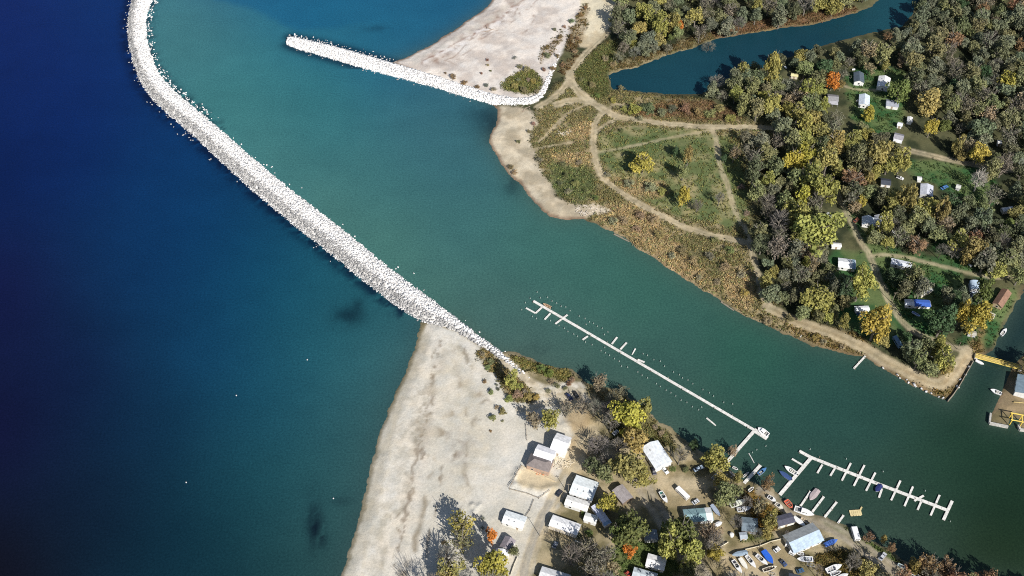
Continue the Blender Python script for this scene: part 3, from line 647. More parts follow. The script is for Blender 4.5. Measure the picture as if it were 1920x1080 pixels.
# ------------------------------------------------------------------ buildings
LM = []                                   # landmarks: (px, py, phrase)
TAKEN = []                                # px spots kept clear of trees: (x, y, radius)
WHITE = (.74,.74,.72); CREAM = (.66,.60,.48); PGREY = (.48,.49,.5); GREY = (.26,.26,.27); DARK = (.06,.07,.09); SLATE = (.10,.13,.16)
BROWN = (.20,.15,.11); RUSTY = (.32,.13,.07); BLUEW = (.55,.66,.76); BLUEG = (.26,.36,.42); TEAL = (.25,.38,.40); SILVER = (.56,.62,.68); TAN = (.55,.43,.27); BLUE = (.04,.11,.45)
def building(name, label, cat, p1, p2, wid, wh=2.5, rh=.8, wall=WHITE, roof=WHITE, style='gable', group=None, lm=None, windows=True, over=.3, chimney=False, door=True, vents=0, porch=None, panel=None, upper=None):
    zr = 1.1+wh+rh
    a = np.array(G(p1, zr)); b_ = np.array(G(p2, zr)); c = (a+b_)/2; L = float(np.linalg.norm(b_-a)); rz = math.atan2(b_[1]-a[1], b_[0]-a[0])
    gz = ground_z(c[0], c[1])
    root = empty(name, (c[0], c[1], gz-.05), rz); tag(root, label, cat, group)
    l, w = L/2, wid/2
    mb = MB()
    if style in ('gable', 'arch'):
        n = 9 if style == 'arch' else 2
        if style == 'gable': top = [(-w, wh), (0, wh+rh), (w, wh)]
        else: top = [(-w*math.cos(math.pi*i/n), wh+rh*math.sin(math.pi*i/n)) for i in range(n+1)]
        ring = [(-w, 0)]+top+[(w, 0)]; k = len(ring)
        mb.add([(-l, y, z) for y, z in ring]+[(l, y, z) for y, z in ring], [tuple(range(k)), tuple(range(k, 2*k))[::-1]]+[(i, i+k, (i+1) % k+k, (i+1) % k) for i in range(k)])
        mb.build('wall', M['matte'], root, wall)
        rb = MB(); t = .14; lo = l+over
        e = over*rh/w if style == 'gable' else 0
        if style == 'gable': prof = [(-w-over, wh-e+.03), (0, wh+rh+.03), (w+over, wh-e+.03)]
        else: prof = [(y*1.03, z+.03) for y, z in top]
        k = len(prof); pr = prof+[(y, z+t) for y, z in prof[::-1]]; k2 = len(pr)
        rb.add([(-lo, y, z) for y, z in pr]+[(lo, y, z) for y, z in pr],
               [tuple(range(k2)), tuple(range(k2, 2*k2))[::-1]]+[(i, i+k2, (i+1) % k2+k2, (i+1) % k2) for i in range(k2)])
    elif style == 'hip':
        mb.box(-l, l, -w, w, 0, wh); mb.build('wall', M['matte'], root, wall)
        rb = MB(); r = max(l-w*.8, .2); lo, wo = l+over, w+over
        rb.add([(-lo,-wo,wh+.02),(lo,-wo,wh+.02),(lo,wo,wh+.02),(-lo,wo,wh+.02),(-r,0,wh+rh),(r,0,wh+rh)], [(3,2,1,0),(0,1,5,4),(2,3,4,5),(1,2,5),(3,0,4)])
    else:                                  # one slope
        mb.add([(-l,-w,0),(l,-w,0),(l,w,0),(-l,w,0),(-l,-w,wh),(l,-w,wh),(l,w,wh+rh),(-l,w,wh+rh)], [(3,2,1,0),(4,5,6,7),(0,1,5,4),(1,2,6,5),(2,3,7,6),(3,0,4,7)]); mb.build('wall', M['matte'], root, wall)
        rb = MB(); lo, wo = l+over, w+over
        rb.add([(-lo,-wo,wh+.02),(lo,-wo,wh+.02),(lo,wo,wh+rh+.02),(-lo,wo,wh+rh+.02),(-lo,-wo,wh+.16),(lo,-wo,wh+.16),(lo,wo,wh+rh+.16),(-lo,wo,wh+rh+.16)], [(3,2,1,0),(4,5,6,7),(0,1,5,4),(1,2,6,5),(2,3,7,6),(3,0,4,7)])
    ro = rb.build('roof', M['roof'], root, roof)
    if chimney: MB().box(-l*.4-.3, -l*.4+.3, w*.25-.3, w*.25+.3, wh+rh*.4, wh+rh+.8).build('chimney', M['matte'], ro, (.28,.16,.12))
    for i in range(vents):
        MB().box(-l*.5+i*1.1*l/max(vents,1), -l*.5+i*1.1*l/max(vents,1)+.5, -w*.5, -w*.5+.5, wh+rh*.4, wh+rh*.5+.45).build('roof_vent', M['matte'], ro, (.3,.3,.3))
    if windows:
        n = max(1, int(L/3.6)); h0 = min(1.0, wh*.4)
        for sgn in (-1, 1):
            y = sgn*(w+.03)
            for i in range(n):
                x = -l+(i+.5)*2*l/n
                if sgn*math.cos(rz) < 0 and door and i == n//2: continue
                wf = MB().box(x-.62, x+.62, min(y, y-.06*sgn), max(y, y-.06*sgn), h0-.1, min(h0+1.1, wh-.15)).build('window', M['matte'], root, (.7,.7,.68))
                MB().box(x-.5, x+.5, min(y, y+.03*sgn), max(y, y+.03*sgn), h0, min(h0+1.0, wh-.25)).build('pane', M['glass'], wf)
        for sgn in (-1, 1):
            if wid > 4: 
                x = sgn*(l+.03)
                wf = MB().box(min(x, x-.06*sgn), max(x, x-.06*sgn), -.6, .6, h0-.1, min(h0+1.1, wh-.15)).build('window', M['matte'], root, (.7,.7,.68))
                MB().box(min(x, x+.03*sgn), max(x, x+.03*sgn), -.48, .48, h0, min(h0+1.0, wh-.25)).build('pane', M['glass'], wf)
    if door:
        sgn = -1 if math.cos(rz) > 0 else 1; y = sgn*(w+.03); n = max(1, int(L/3.6)); x = -l+(n//2+.5)*2*l/n if windows else 0
        MB().box(x-.5, x+.5, min(y, y-.06*sgn), max(y, y-.06*sgn), .05, min(2.05, wh-.1)).build('door', M['matte'], root, (.35,.28,.2))
    if porch:                              # open lean-to along the long side that faces the camera
        sgn = -1 if math.cos(rz) > 0 else 1; d, pc = porch
        y0, y1 = sgn*(w+over), sgn*(w+over+d)
        pb = MB().add([(-l,y0,wh-.05),(l,y0,wh-.05),(l,y1,wh-.45),(-l,y1,wh-.45),(-l,y0,wh+.06),(l,y0,wh+.06),(l,y1,wh-.34),(-l,y1,wh-.34)], [(3,2,1,0),(4,5,6,7),(0,1,5,4),(1,2,6,5),(2,3,7,6),(3,0,4,7)])
        for x in (-l+.15, 0, l-.15): pb.tube((x, y1-sgn*.1, 0), (x, y1-sgn*.1, wh-.4), .06)
        pb.build('porch', M['roof'], root, pc)
    if panel:                              # differently coloured cover over part of the roof
        x0, x1, pc = panel
        pb = MB(); e = over*rh/w
        for sgn in (-1, 1):
            pb.add([(x0*l, sgn*(w+over+.02), wh-e+.2),(x1*l, sgn*(w+over+.02), wh-e+.2),(x1*l, 0, wh+rh+.2),(x0*l, 0, wh+rh+.2),(x0*l, sgn*(w+over+.02), wh-.6),(x1*l, sgn*(w+over+.02), wh-.6)], [(0,1,2,3),(0,4,5,1)])
        pb.build('roof_cover', M['cloth'], root, pc)
    if upper:                              # the slope turned away from the camera has its own sheeting
        sgn = 1 if math.cos(rz) > 0 else -1; e = over*rh/w; lo = l+over+.04
        MB().add([(-lo, sgn*(w+over+.03), wh-e+.19),(lo, sgn*(w+over+.03), wh-e+.19),(lo, sgn*.04, wh+rh+.19),(-lo, sgn*.04, wh+rh+.19),(-lo, sgn*(w+over+.03), wh-e+.16),(lo, sgn*(w+over+.03), wh-e+.16),(lo, sgn*.04, wh+rh+.16),(-lo, sgn*.04, wh+rh+.16)], [(0,1,2,3),(4,7,6,5),(0,4,5,1),(3,2,6,7),(0,3,7,4),(1,5,6,2)]).build('roof_slope', M['roof'], root, upper)
    pc = ((p1[0]+p2[0])/2, (p1[1]+p2[1])/2)
    if lm: LM.append((*pc, lm))
    s = scale_at(pc[1]); nn = max(1, int(L/4)+1)
    for i in range(nn):
        f = i/max(1, nn-1); TAKEN.append((p1[0]+(p2[0]-p1[0])*f, p1[1]+(p2[1]-p1[1])*f+4, wid*.5*s+4))
    return root

HB = building
# cottages of the wooded camp
HB('cottage','cottage with dark blue-grey roof and bright white front wall at the top of the clearing','cottage',(1611,134),(1612,151),5.6,2.8,1.3,WHITE,SLATE,lm='the dark-roofed cottage at the top of the clearing')
HB('cottage','white-roofed cottage standing rightmost at the top of the clearing','cottage',(1660,142),(1656,161),6.6,2.7,1.2,WHITE,(.8,.8,.8),lm='the white-roofed cottage at the top of the clearing',vents=1)
HB('cottage','small pale blue-white cottage just below the dark-roofed cottage, above a yellow tree','cottage',(1622,176),(1621,194),5.8,2.6,1.2,WHITE,(.62,.7,.78),lm='the pale blue-white cottage')
HB('cottage','grey-roofed cottage with a lower lean-to, just below the bright orange tree','cottage',(1553,180),(1572,182),5.5,2.6,1.0,PGREY,GREY,porch=(2.6,(.42,.42,.44)),lm='the grey cottage below the orange tree')
HB('cottage','grey-blue roofed cottage with low white front, half hidden under a leaning green tree','cottage',(1663,190),(1685,193),5.2,2.5,1.0,WHITE,(.3,.32,.37),lm='the grey-blue cottage under the trees')
HB('cottage','grey-roofed cottage with a white annex, lowest in the green clearing','cottage',(1678,252),(1694,256),5.0,2.5,1.0,WHITE,(.32,.31,.34),porch=(2.2,(.7,.7,.7)),lm='the grey cottage lowest in the clearing')
HB('shed','narrow upright white shed, the higher of two by the dark wood edge','shed',(1707,219),(1706,227),2.6,2.4,.5,WHITE,(.8,.8,.78),windows=False,lm='the upper white shed')
HB('shed','square white shed, the lower of two beside the clearing','shed',(1684,231),(1692,233),2.8,2.2,.5,WHITE,(.78,.8,.82),windows=False,lm='the lower white shed')
HB('camper_trailer','small pale yellow camper under trees beside the creek','camper',(1484,139),(1496,141),2.4,2.2,.3,CREAM,(.72,.66,.36),windows=False,lm='the yellow camper by the creek')
HB('shed','tiny white shed alone in the trees near the wood on the far right','shed',(1871,265),(1878,266),2.6,2.2,.4,WHITE,WHITE,windows=False)
HB('shed','dark-roofed low shed with a white end, beside a rust brown tree','shed',(1653,338),(1670,340),4.6,2.3,.8,WHITE,DARK,lm='the dark-roofed shed')
HB('cottage','silver-white roofed cottage under the wide lane in the middle of the camp','cottage',(1739,345),(1738,364),6.4,2.6,1.0,PGREY,(.58,.6,.66),lm='the silver-white cottage')
HB('shed','little white shed left of the silver-white cottage','shed',(1721,333),(1728,334),2.4,2.1,.4,WHITE,WHITE,windows=False,door=False)
HB('shed','small dull white shed right of the parked blue car in the camp','shed',(1794,348),(1801,350),2.6,2.1,.4,PGREY,(.6,.6,.56),windows=False,door=False)
HB('camper_trailer','round-backed white camper in shade at the right edge of the camp','camper',(1880,392),(1899,389),3.0,1.6,1.1,PGREY,(.7,.72,.74),style='arch',windows=False,lm='the round-backed camper')
HB('cottage','blue-white A-frame cottage, left half of a joined pair','cottage',(1629,404),(1629,418),6.0,2.2,1.7,WHITE,(.55,.64,.72),lm='the paired A-frame cottages')
HB('cottage','grey-white A-frame cottage, right half of a joined pair','cottage',(1651,402),(1651,416),5.4,2.2,1.7,WHITE,(.56,.58,.62))
HB('shed','pale grey shed roof beyond the big round yellow-green tree','shed',(1549,402),(1567,412),5.0,2.4,.6,PGREY,(.52,.54,.56),windows=False,lm='the pale shed beyond the round tree')
HB('camper_trailer','small white camper at the foot of the big round yellow-green tree','camper',(1560,458),(1577,459),2.4,2.2,.3,WHITE,WHITE,windows=False)
HB('cottage','white-roofed cottage with blue-grey end, below the round yellow-green tree','cottage',(1573,490),(1604,494),6.0,2.5,.9,WHITE,(.76,.78,.8),lm='the white cottage below the round tree',panel=(.65,1.0,(.3,.42,.52)))
HB('mobile_home','long white trailer home in tree shade beside the side lane','mobile home',(1672,489),(1709,497),3.6,2.6,.35,WHITE,(.66,.69,.74),lm='the long white trailer by the lane',vents=1)
HB('camper_trailer','camper with pale grey awning roof, mostly under a drooping tree','camper',(1724,548),(1745,538),3.8,2.2,.6,CREAM,(.45,.45,.42),windows=False,lm='the camper with the grey awning')
HB('mobile_home','trailer home with a white end and long blue roof, in deep shade','mobile home',(1698,566),(1744,568),3.5,2.6,.3,WHITE,(.7,.74,.8),panel=(-.3,1.02,(.06,.14,.5)),lm='the blue and white trailer')
HB('cottage','small silver-blue domed roof cabin above a pale truck','cabin',(1830,526),(1832,541),5.6,2.3,1.4,PGREY,(.5,.62,.74),style='arch',lm='the silver-blue cabin',windows=False)
HB('cottage','brown-roofed cottage with tan front beside the canal','cottage',(1889,543),(1872,569),4.6,2.6,1.3,TAN,(.27,.16,.11),lm='the brown-roofed cottage by the canal',over=.4)
HB('camper_trailer','short white camper left of the two-toned yellow tree, above a blue car','camper',(1604,578),(1629,577),2.5,2.3,.3,WHITE,(.78,.8,.82),lm='the short white camper')
HB('camper_trailer','low grey camper hidden at the foot of the two yellow trees','camper',(1816,622),(1830,625),2.3,2.0,.3,PGREY,(.5,.48,.42),windows=False)
HB('shed','pale flat-topped shed beside the canal, below the brown-roofed cottage','shed',(1854,589),(1864,593),3.0,1.6,.2,CREAM,(.62,.58,.48),windows=False,door=False)
HB('camper_trailer','camper half hidden in the bushy clump inside the lane bend, upper','camper',(1738,655),(1752,662),2.4,2.2,.3,PGREY,(.42,.47,.46),windows=False)
HB('camper_trailer','camper half hidden in the bushy clump inside the lane bend, lower','camper',(1752,675),(1768,682),2.4,2.2,.3,CREAM,(.4,.44,.42),windows=False)
HB('boathouse','white boathouse with blue-grey roof on the small pier, cut by the frame','boathouse',(1933,706),(1928,738),11,3.2,1.4,WHITE,(.22,.30,.36),lm='the boathouse on the small pier')
# the near shore
HB('new_house','two-storey house with the tallest white roof on the sand, uppermost of three joined blocks','house',(1039,823),(1065,832),8.6,4.6,1.6,(.8,.8,.78),(.84,.84,.84),lm='the three-block sand house')
HB('new_house','middle white-roofed block of the three joined blocks on the sand','house',(1005,842),(1038,853),6.6,4.2,1.3,(.8,.8,.78),(.82,.82,.84))
HB('new_house','grey-brown hipped block with brick front, lowest of three joined blocks on the sand','house',(992,857),(1033,870),6.4,3.8,1.9,(.46,.33,.25),(.22,.19,.18),style='hip')
HB('house','wide white-roofed house with blue-stained corner, beside the sandy road','house',(1075,906),(1116,920),9.5,3.0,.9,WHITE,(.74,.79,.8),vents=2,lm='the wide white house by the sandy road')
HB('mobile_home','cream-patched white trailer home below the wide white house','mobile home',(1062,936),(1103,949),4.6,2.7,.6,WHITE,(.78,.77,.73),vents=1,lm='the cream-patched trailer home')
HB('shed','small ribbed white shed between two trailers','shed',(1097,967),(1119,974),3.6,2.4,.5,WHITE,(.72,.73,.7),windows=False,lm='the ribbed white shed')
HB('mobile_home','narrow lavender-white trailer set steeply beside a gold tree','mobile home',(1115,947),(1140,982),3.0,2.6,.3,WHITE,(.64,.66,.78),lm='the lavender-white trailer',panel=(.75,1.0,(.3,.42,.56)))
HB('mobile_home','long bright white trailer home alone beside the sandy road','mobile home',(1034,974),(1085,992),5.2,2.8,.7,WHITE,(.8,.8,.8),vents=1,lm='the long white trailer by the sandy road',porch=(1.2,(.5,.44,.34)))
HB('mobile_home','white trailer home standing out on the open beach sand','mobile home',(946,967),(983,979),5.8,2.6,.7,WHITE,(.76,.8,.8),vents=2,lm='the white trailer on the beach')
HB('cottage','cottage with mauve-grey roof behind a white-roofed block near the beach trees','cottage',(957,1008),(947,1026),4.6,2.8,1.0,WHITE,(.3,.27,.29),lm='the mauve-grey beach cottage')
HB('cottage','steep white-roofed cottage by the beach trees','cottage',(943,1030),(938,1047),5.4,3.0,1.2,WHITE,(.8,.82,.84),lm='the white beach cottage')
HB('mobile_home','grey-topped trailer home cut off by the bottom of the picture','mobile home',(1014,1072),(1066,1088),5.2,2.8,.6,WHITE,(.62,.63,.64))
HB('mobile_home','stubby white trailer with ribbed end on the green lawn','mobile home',(1214,1048),(1247,1057),5.6,2.7,.7,WHITE,(.8,.8,.8),vents=1,lm='the stubby white trailer on the lawn')
HB('mobile_home','blue and white trailer at the bottom edge below the lawn','mobile home',(1188,1072),(1230,1084),4.4,2.7,.5,WHITE,(.5,.56,.6))
HB('garage','grey-roofed garage with bright white L-shaped front','garage',(1219,993),(1222,1010),5.4,2.6,1.0,(.8,.8,.78),(.26,.3,.34),lm='the grey garage with white front')
HB('shed','weathered mauve-grey shed between a golden tree and the gravel street','shed',(1158,913),(1177,936),5.4,2.6,.8,BROWN,(.34,.31,.31),windows=False,lm='the weathered mauve shed')
HB('house','large white house with hipped end, alone by the dirt lot','house',(1219,830),(1245,869),8.4,3.4,1.5,WHITE,(.76,.8,.84),lm='the large white house by the lot',vents=1)
HB('house','low teal-grey house with white end under the lot trees','house',(1284,966),(1335,962),6.0,2.7,.9,WHITE,TEAL,lm='the teal-grey house',panel=(.55,1.0,(.75,.76,.76)))
HB('house','dark slate house shaded by bare trees in the boat yard','house',(1392,980),(1420,983),6.2,2.8,.9,GREY,(.17,.22,.26),lm='the dark slate house')
HB('shed','small square grey shed in front of the dark slate house','shed',(1388,1004),(1400,1003),2.6,2.2,.3,PGREY,(.4,.45,.5),windows=False)
HB('shed','open-fronted shed with dark purple-grey roof beside the marina road','shed',(1457,977),(1487,969),4.4,2.8,.5,(.76,.74,.66),(.09,.09,.12),lm='the dark-roofed marina shed',windows=False)
HB('boat_shed','biggest shed in the boat yard, grey slope and blue-white slope','boat shed',(1481,1017),(1534,994),8.4,3.2,1.5,WHITE,(.42,.52,.62),lm='the big blue-grey boat shed',over=.5,upper=(.36,.38,.38))
HB('shed','dark shed cut by the bottom of the picture in the boat yard','shed',(1480,1086),(1500,1090),6,3.4,.8,GREY,DARK,windows=False)

# ------------------------------------------------------------------ vehicles
def car(name, label, back, front, color, cat='car', kind='car', group=None, z=1.1, width=1.75):
    a = np.array(G(back, z+.7)); b_ = np.array(G(front, z+.7)); c = (a+b_)/2; L = float(np.linalg.norm(b_-a)); rz = math.atan2(b_[1]-a[1], b_[0]-a[0])
    root = empty(name, (c[0], c[1], ground_z(c[0], c[1])), rz); tag(root, label, cat, group)
    l, w = L/2, width/2
    if kind in ('car', 'pickup'):
        prof = [(-l,.35),(-l,.8),(-l*.93,.92),(l*.35,.95),(l*.9,.82),(l,.62),(l,.35)]; k = len(prof)
        mb = MB().add([(x,-w,z_) for x,z_ in prof]+[(x,w,z_) for x,z_ in prof], [tuple(range(k))[::-1], tuple(range(k,2*k))]+[(i,(i+1)%k,(i+1)%k+k,i+k) for i in range(k)])
        mb.build('body', M['paint'], root, color)
        x0, x1, x2, x3 = (-l*.78,-l*.5,l*.12,l*.45) if kind == 'car' else (-l*.1,-.02*l,l*.3,l*.52)
        wi = w*.86; wt = w*.7
        MB().add([(x0,-wi,.93),(x3,-wi,.93),(x3,wi,.93),(x0,wi,.93),(x1,-wt,1.38),(x2,-wt,1.38),(x2,wt,1.38),(x1,wt,1.38)], [(0,1,5,4),(1,2,6,5),(2,3,7,6),(3,0,4,7),(4,5,6,7)]).build('windows', M['glass'], root)
        MB().cbox(x1-.05,x2+.05,-wt-.03,wt+.03,1.375,1.45,.04).build('roof_panel', M['paint'], root, color)
        if kind == 'pickup': MB().box(-l*.9,-l*.18,-w*.8,w*.8,.955,.97).build('load_bed', M['matte'], root, (.06,.06,.06))
    else:
        MB().cbox(-l,l,-w,w,.45,2.35,.15).build('body', M['paint'], root, color)
        MB().box(l*.98,l+.02,-w*.8,w*.8,1.3,1.95).build('windscreen', M['glass'], root)
        for sgn in (-1,1): MB().box(-l*.5,l*.5,min(sgn*w,sgn*(w+.02)),max(sgn*w,sgn*(w+.02)),1.35,1.9).build('side_window', M['glass'], root)
    for sx in (-.6,.62):
        for sy in (-1,1): MB().tube((sx*l, sy*(w-.2), .33),(sx*l, sy*w+sy*.01, .33),.33,n=10).build('wheel', M['rubber'], root)
    TAKEN.append(((back[0]+front[0])/2, (back[1]+front[1])/2, 7))
    return root
car('parked_car','dark blue car parked on pale sand by the rubble spit',(1062,738),(1072,750),(.03,.04,.10))
car('parked_car','black car parked right of the dark blue car on the spit',(1076,734),(1084,747),(.03,.03,.03))
car('parked_car','white car tucked under the big yellow shore tree',(1150,815),(1159,807),(.75,.76,.78))
car('parked_car','dark car parked at the corner of the large white house',(1224,877),(1228,890),(.04,.04,.06))
car('parked_car','white car parked in front of the large white house',(1241,875),(1252,888),(.75,.77,.78))
car('parked_car','black car on the sandy road beside the wide white house',(1044,930),(1053,919),(.05,.05,.06))
car('parked_car','grey car on bare ground below the long bright white trailer',(1038,1027),(1044,1016),(.22,.24,.28))
car('parked_van','long white van alone in the middle of the dirt lot',(1269,916),(1290,936),(.8,.8,.8),'van','van',width=2.2)
car('parked_car','blue and white car in shade by the dock path trees',(1301,882),(1319,874),(.45,.55,.66))
car('parked_car','grey car on the grass verge near the road end',(1650,1049),(1661,1036),(.5,.52,.55))
car('camper_truck','white camper truck parked on the verge beside the marina road',(1601,988),(1608,1012),(.8,.8,.8),'camper truck','van',width=2.6)
car('parked_car','blue car parked close to the short white camper',(1607,587),(1619,593),(.06,.14,.32))
car('parked_pickup','pale blue pickup below the silver-blue cabin',(1817,557),(1829,546),(.45,.52,.62),'pickup','pickup')
car('parked_pickup','white pickup in the camp, right of the dark-roofed shed',(1681,331),(1694,336),(.75,.75,.75),'pickup','pickup')
car('parked_car','blue car in deep shade right of the silver-white cottage',(1765,354),(1777,348),(.08,.2,.45))
car('parked_truck','blue-grey box truck under trees beside the curving lane',(1676,633),(1688,652),(.16,.26,.38),'truck','van',width=2.3)
car('parked_car','rust red car left of the paired A-frame cottages',(1602,416),(1610,409),(.25,.09,.06))
car('parked_car','dark car at the bottom edge of the boat yard, bluish roof',(1494,1072),(1507,1068),(.05,.11,.2))

# ------------------------------------------------------------------ boats
def boat(label, stern, bow, beam=None, kind='runabout', hull=(.8,.8,.8), trim=(.75,.74,.7), inner=(.35,.33,.3), name='motorboat', cat='boat', group=None, z=0.0, ashore=False, h=None):
    zz = 1.2 if ashore else 0.0
    a = np.array(G(stern, zz+.9)); b_ = np.array(G(bow, zz+.9)); c = (a+b_)/2; L = float(np.linalg.norm(b_-a)); rz = math.atan2(b_[1]-a[1], b_[0]-a[0])
    gz = ground_z(c[0], c[1])+.25 if ashore else -.28
    root = empty(name, (c[0], c[1], gz), rz); tag(root, label, cat, group)
    B = beam or L*.36; h = h or (.95+.035*L); l = L/2
    st = np.linspace(0, 1, 11)
    def half(s): return B/2*(min(1, .86+.3*s) if s < .45 else max(0, 1-((s-.45)/.55)**2.3))
    def sheer(s): return h*(1+.22*s*s)
    V = []; Fc = []
    for s in st:
        x = -l+s*L; hb = half(s); kz = .02 if s < .6 else .02+(sheer(s)*.75)*((s-.6)/.4)**2
        V += [(x,-hb,sheer(s)),(x,-hb*.86,kz+.45*(sheer(s)-kz)),(x,0,kz),(x,hb*.86,kz+.45*(sheer(s)-kz)),(x,hb,sheer(s))]
    for i in range(10):
        for j in range(4): p = i*5+j; Fc.append((p,p+1,p+6,p+5))
    Fc.append((0,4,3,2,1)[::-1])
    MB().add(V, Fc).build('hull', M['paint'], root, hull, smooth=False)
    c0, c1 = (.06,.55) if kind in ('runabout','open') else (.04,.34)
    if kind == 'open': c1 = .82
    if kind in ('runabout','cruiser','open','sail'):
        D = []; Fd = []
        ss = [0, c0, c0, (c0+c1)/2, c1, c1]+[s for s in (.62,.72,.82,.9,.96,1.0) if s > c1+.02]
        # deck: solid aft strip, side decks round the well, solid foredeck
        def strip(s0, s1, y0, y1):
            q0, q1 = half(s0), half(s1); n = len(D)
            D.extend([(-l+s0*L, y0*q0, sheer(s0)+.02+.06*(1-abs(y0))*s0),(-l+s1*L, y0*q1, sheer(s1)+.02+.06*(1-abs(y0))*s1),(-l+s1*L, y1*q1, sheer(s1)+.02+.06*(1-abs(y1))*s1),(-l+s0*L, y1*q0, sheer(s0)+.02+.06*(1-abs(y1))*s0)]); Fd.append((n,n+1,n+2,n+3))
        g = .72
        for y0, y1 in ((-1,-g),(-g,0),(0,g),(g,1)): strip(0, c0, y0, y1)
        for k in range(4):
            s0 = c0+(c1-c0)*k/4; s1 = c0+(c1-c0)*(k+1)/4; strip(s0, s1, -1, -g); strip(s0, s1, g, 1)
        fs = np.linspace(c1, 1, 7)
        for k in range(6):
            for y0, y1 in ((-1,-g),(-g,0),(0,g),(g,1)): strip(fs[k], fs[k+1], y0, y1)
        MB().add(D, Fd).build('deck', M['paint'], root, trim)
        x0, x1 = -l+c0*L, -l+c1*L; yi = half(.3)*g
        MB().add([(x0,-yi*.95,h*.5),(x1,-yi,h*.5),(x1,yi,h*.5),(x0,yi*.95,h*.5),(x0,-yi*.95,h+.01),(x1,-yi,h+.01),(x1,yi,h+.01),(x0,yi*.95,h+.01)], [(0,1,2,3),(0,4,5,1),(1,5,6,2),(2,6,7,3),(3,7,4,0)]).build('cockpit', M['matte'], root, inner)
        for sx in ((.25,.4) if kind != 'open' else (.25,.5,.68)):
            x = -l+sx*L
            if kind == 'open': MB().box(x-.13, x+.13, -half(sx)*.8, half(sx)*.8, h*.72, h*.78).build('seat', M['timber'], root)
            elif sx < c1:
                for sy in (-1,1): MB().cbox(x-.22, x+.22, sy*yi*.5-.25, sy*yi*.5+.25, h*.5, h*.5+.42, .05).build('seat', M['cloth'], root, (.6,.58,.52))
    if kind == 'runabout':
        x = -l+c1*L; y = half(.5)*.8
        MB().add([(x-.25,-y,h+.05),(x+.35,0,h+.1),(x-.25,y,h+.05),(x-.4,-y*.9,h+.5),(x+.05,0,h+.55),(x-.4,y*.9,h+.5)], [(0,1,4,3),(1,2,5,4),(3,4,1,0),(4,5,2,1)]).build('windscreen', M['glass'], root)
    if kind in ('cruiser','sail'):
        x0, x1 = -l+c1*L, -l+.74*L; y = half(.5)*.66; cabh = .55 if kind == 'sail' else .95
        MB().add([(x0,-y,h),(x1,-y*.7,h+.1),(x1,y*.7,h+.1),(x0,y,h),(x0+.05,-y*.88,h+cabh),(x1-.55,-y*.6,h+cabh),(x1-.55,y*.6,h+cabh),(x0+.05,y*.88,h+cabh)], [(0,1,5,4),(1,2,6,5),(2,3,7,6),(3,0,4,7),(4,5,6,7)]).build('cabin', M['paint'], root, trim)
        for sy in (-1,1):
            MB().add([(x0+.3,sy*(y*.975),h+cabh*.35),(x1-.7,sy*(y*.76),h+cabh*.4),(x1-.9,sy*(y*.7),h+cabh*.8),(x0+.3,sy*(y*.935),h+cabh*.8)], [(0,1,2,3),(3,2,1,0)]).build('cabin_window', M['glass'], root)
        MB().add([(x1-.08,-y*.66,h+.2),(x1-.08,y*.66,h+.2),(x1-.5,y*.56,h+cabh*.88),(x1-.5,-y*.56,h+cabh*.88)], [(0,1,2,3)]).build('windscreen', M['glass'], root)
    if kind == 'sail':
        MB().tube((-l*.9,0,h+cabh+.15),(l*.95,0,h+cabh+.25),.06).build('lowered_mast', M['metal'], root)
    if kind == 'covered':
        V = []; Fc = []
        for s in st:
            x = -l+s*L; hb = half(s)*1.02; V += [(x,-hb,sheer(s)-.12),(x,-hb,sheer(s)+.03),(x,0,sheer(s)+.35*(1-s*.75)),(x,hb,sheer(s)+.03),(x,hb,sheer(s)-.12)]
        for i in range(10):
            for j in range(4): p = i*5+j; Fc.append((p,p+5,p+6,p+1))
        Fc.append((0,1,2,3,4))
        MB().add(V, Fc).build('boat_cover', M['cloth'], root, trim)
    if kind in ('runabout','covered','open'):
        MB().cbox(-l-.5,-l-.05,-.2,.2,h*.75,h*1.25,.06).box(-l-.35,-l-.2,-.08,.08,.05,h*.75).build('outboard_motor', M['motor'], root)
    if ashore:
        cr = MB()
        for sx in (-.55,.35): cr.box(sx*l-.1, sx*l+.1, -B*.36, B*.36, -.25, .06)
        cr.build('cradle', M['timber'], root)
    TAKEN.append(((stern[0]+bow[0])/2, (stern[1]+bow[1])/2, 9))
    return root
WH = (.8,.8,.79)
LAND_G = None
boat('slim grey-blue boat ashore beside the teal-grey house',(1334,947),(1350,969),2.0,'covered',(.6,.62,.66),(.34,.4,.5),ashore=True)
boat('big white cruiser with greenish deck, upper of two boats beneath the yard trees',(1369,949),(1398,939),3.0,'cruiser',WH,(.68,.7,.6),ashore=True,name='cabin_cruiser')
boat('white sailing boat hull, lower of two boats beneath the yard trees',(1382,957),(1408,953),2.5,'sail',WH,(.66,.68,.72),ashore=True,name='sailboat')
boat('white boat with dark cockpit on brown grass near the dock stem',(1440,930),(1455,940),2.2,'runabout',WH,WH,(.1,.1,.12),ashore=True)
boat('cream-white boat pulled up right beside the dark-cockpit boat',(1454,943),(1468,953),2.2,'runabout',WH,(.74,.7,.6),(.5,.46,.4),ashore=True)
boat('orange-red boat ashore at the foot of the finger dock stem',(1474,936),(1486,951),2.8,'open',(.7,.16,.09),(.7,.2,.12),(.5,.1,.06),ashore=True,name='red_boat')
boat('largest white boat on the bank, broadside to the slip',(1490,952),(1527,965),3.4,'cruiser',WH,(.82,.82,.81),(.3,.3,.3),ashore=True,name='cabin_cruiser')
boat('plain long white boat lying between the marina shed and the big boat shed',(1488,970),(1510,987),2.3,'covered',WH,(.8,.8,.78),ashore=True)
boat('tan-decked narrow boat beside the plain long white boat',(1502,971),(1521,983),1.5,'open',(.75,.7,.6),(.6,.5,.36),(.5,.42,.3),ashore=True,name='rowing_boat')
boat('white boat under a slate cover, first of the yard row by the timber fence',(1401,1036),(1372,1042),2.3,'covered',WH,(.28,.36,.44),ashore=True)
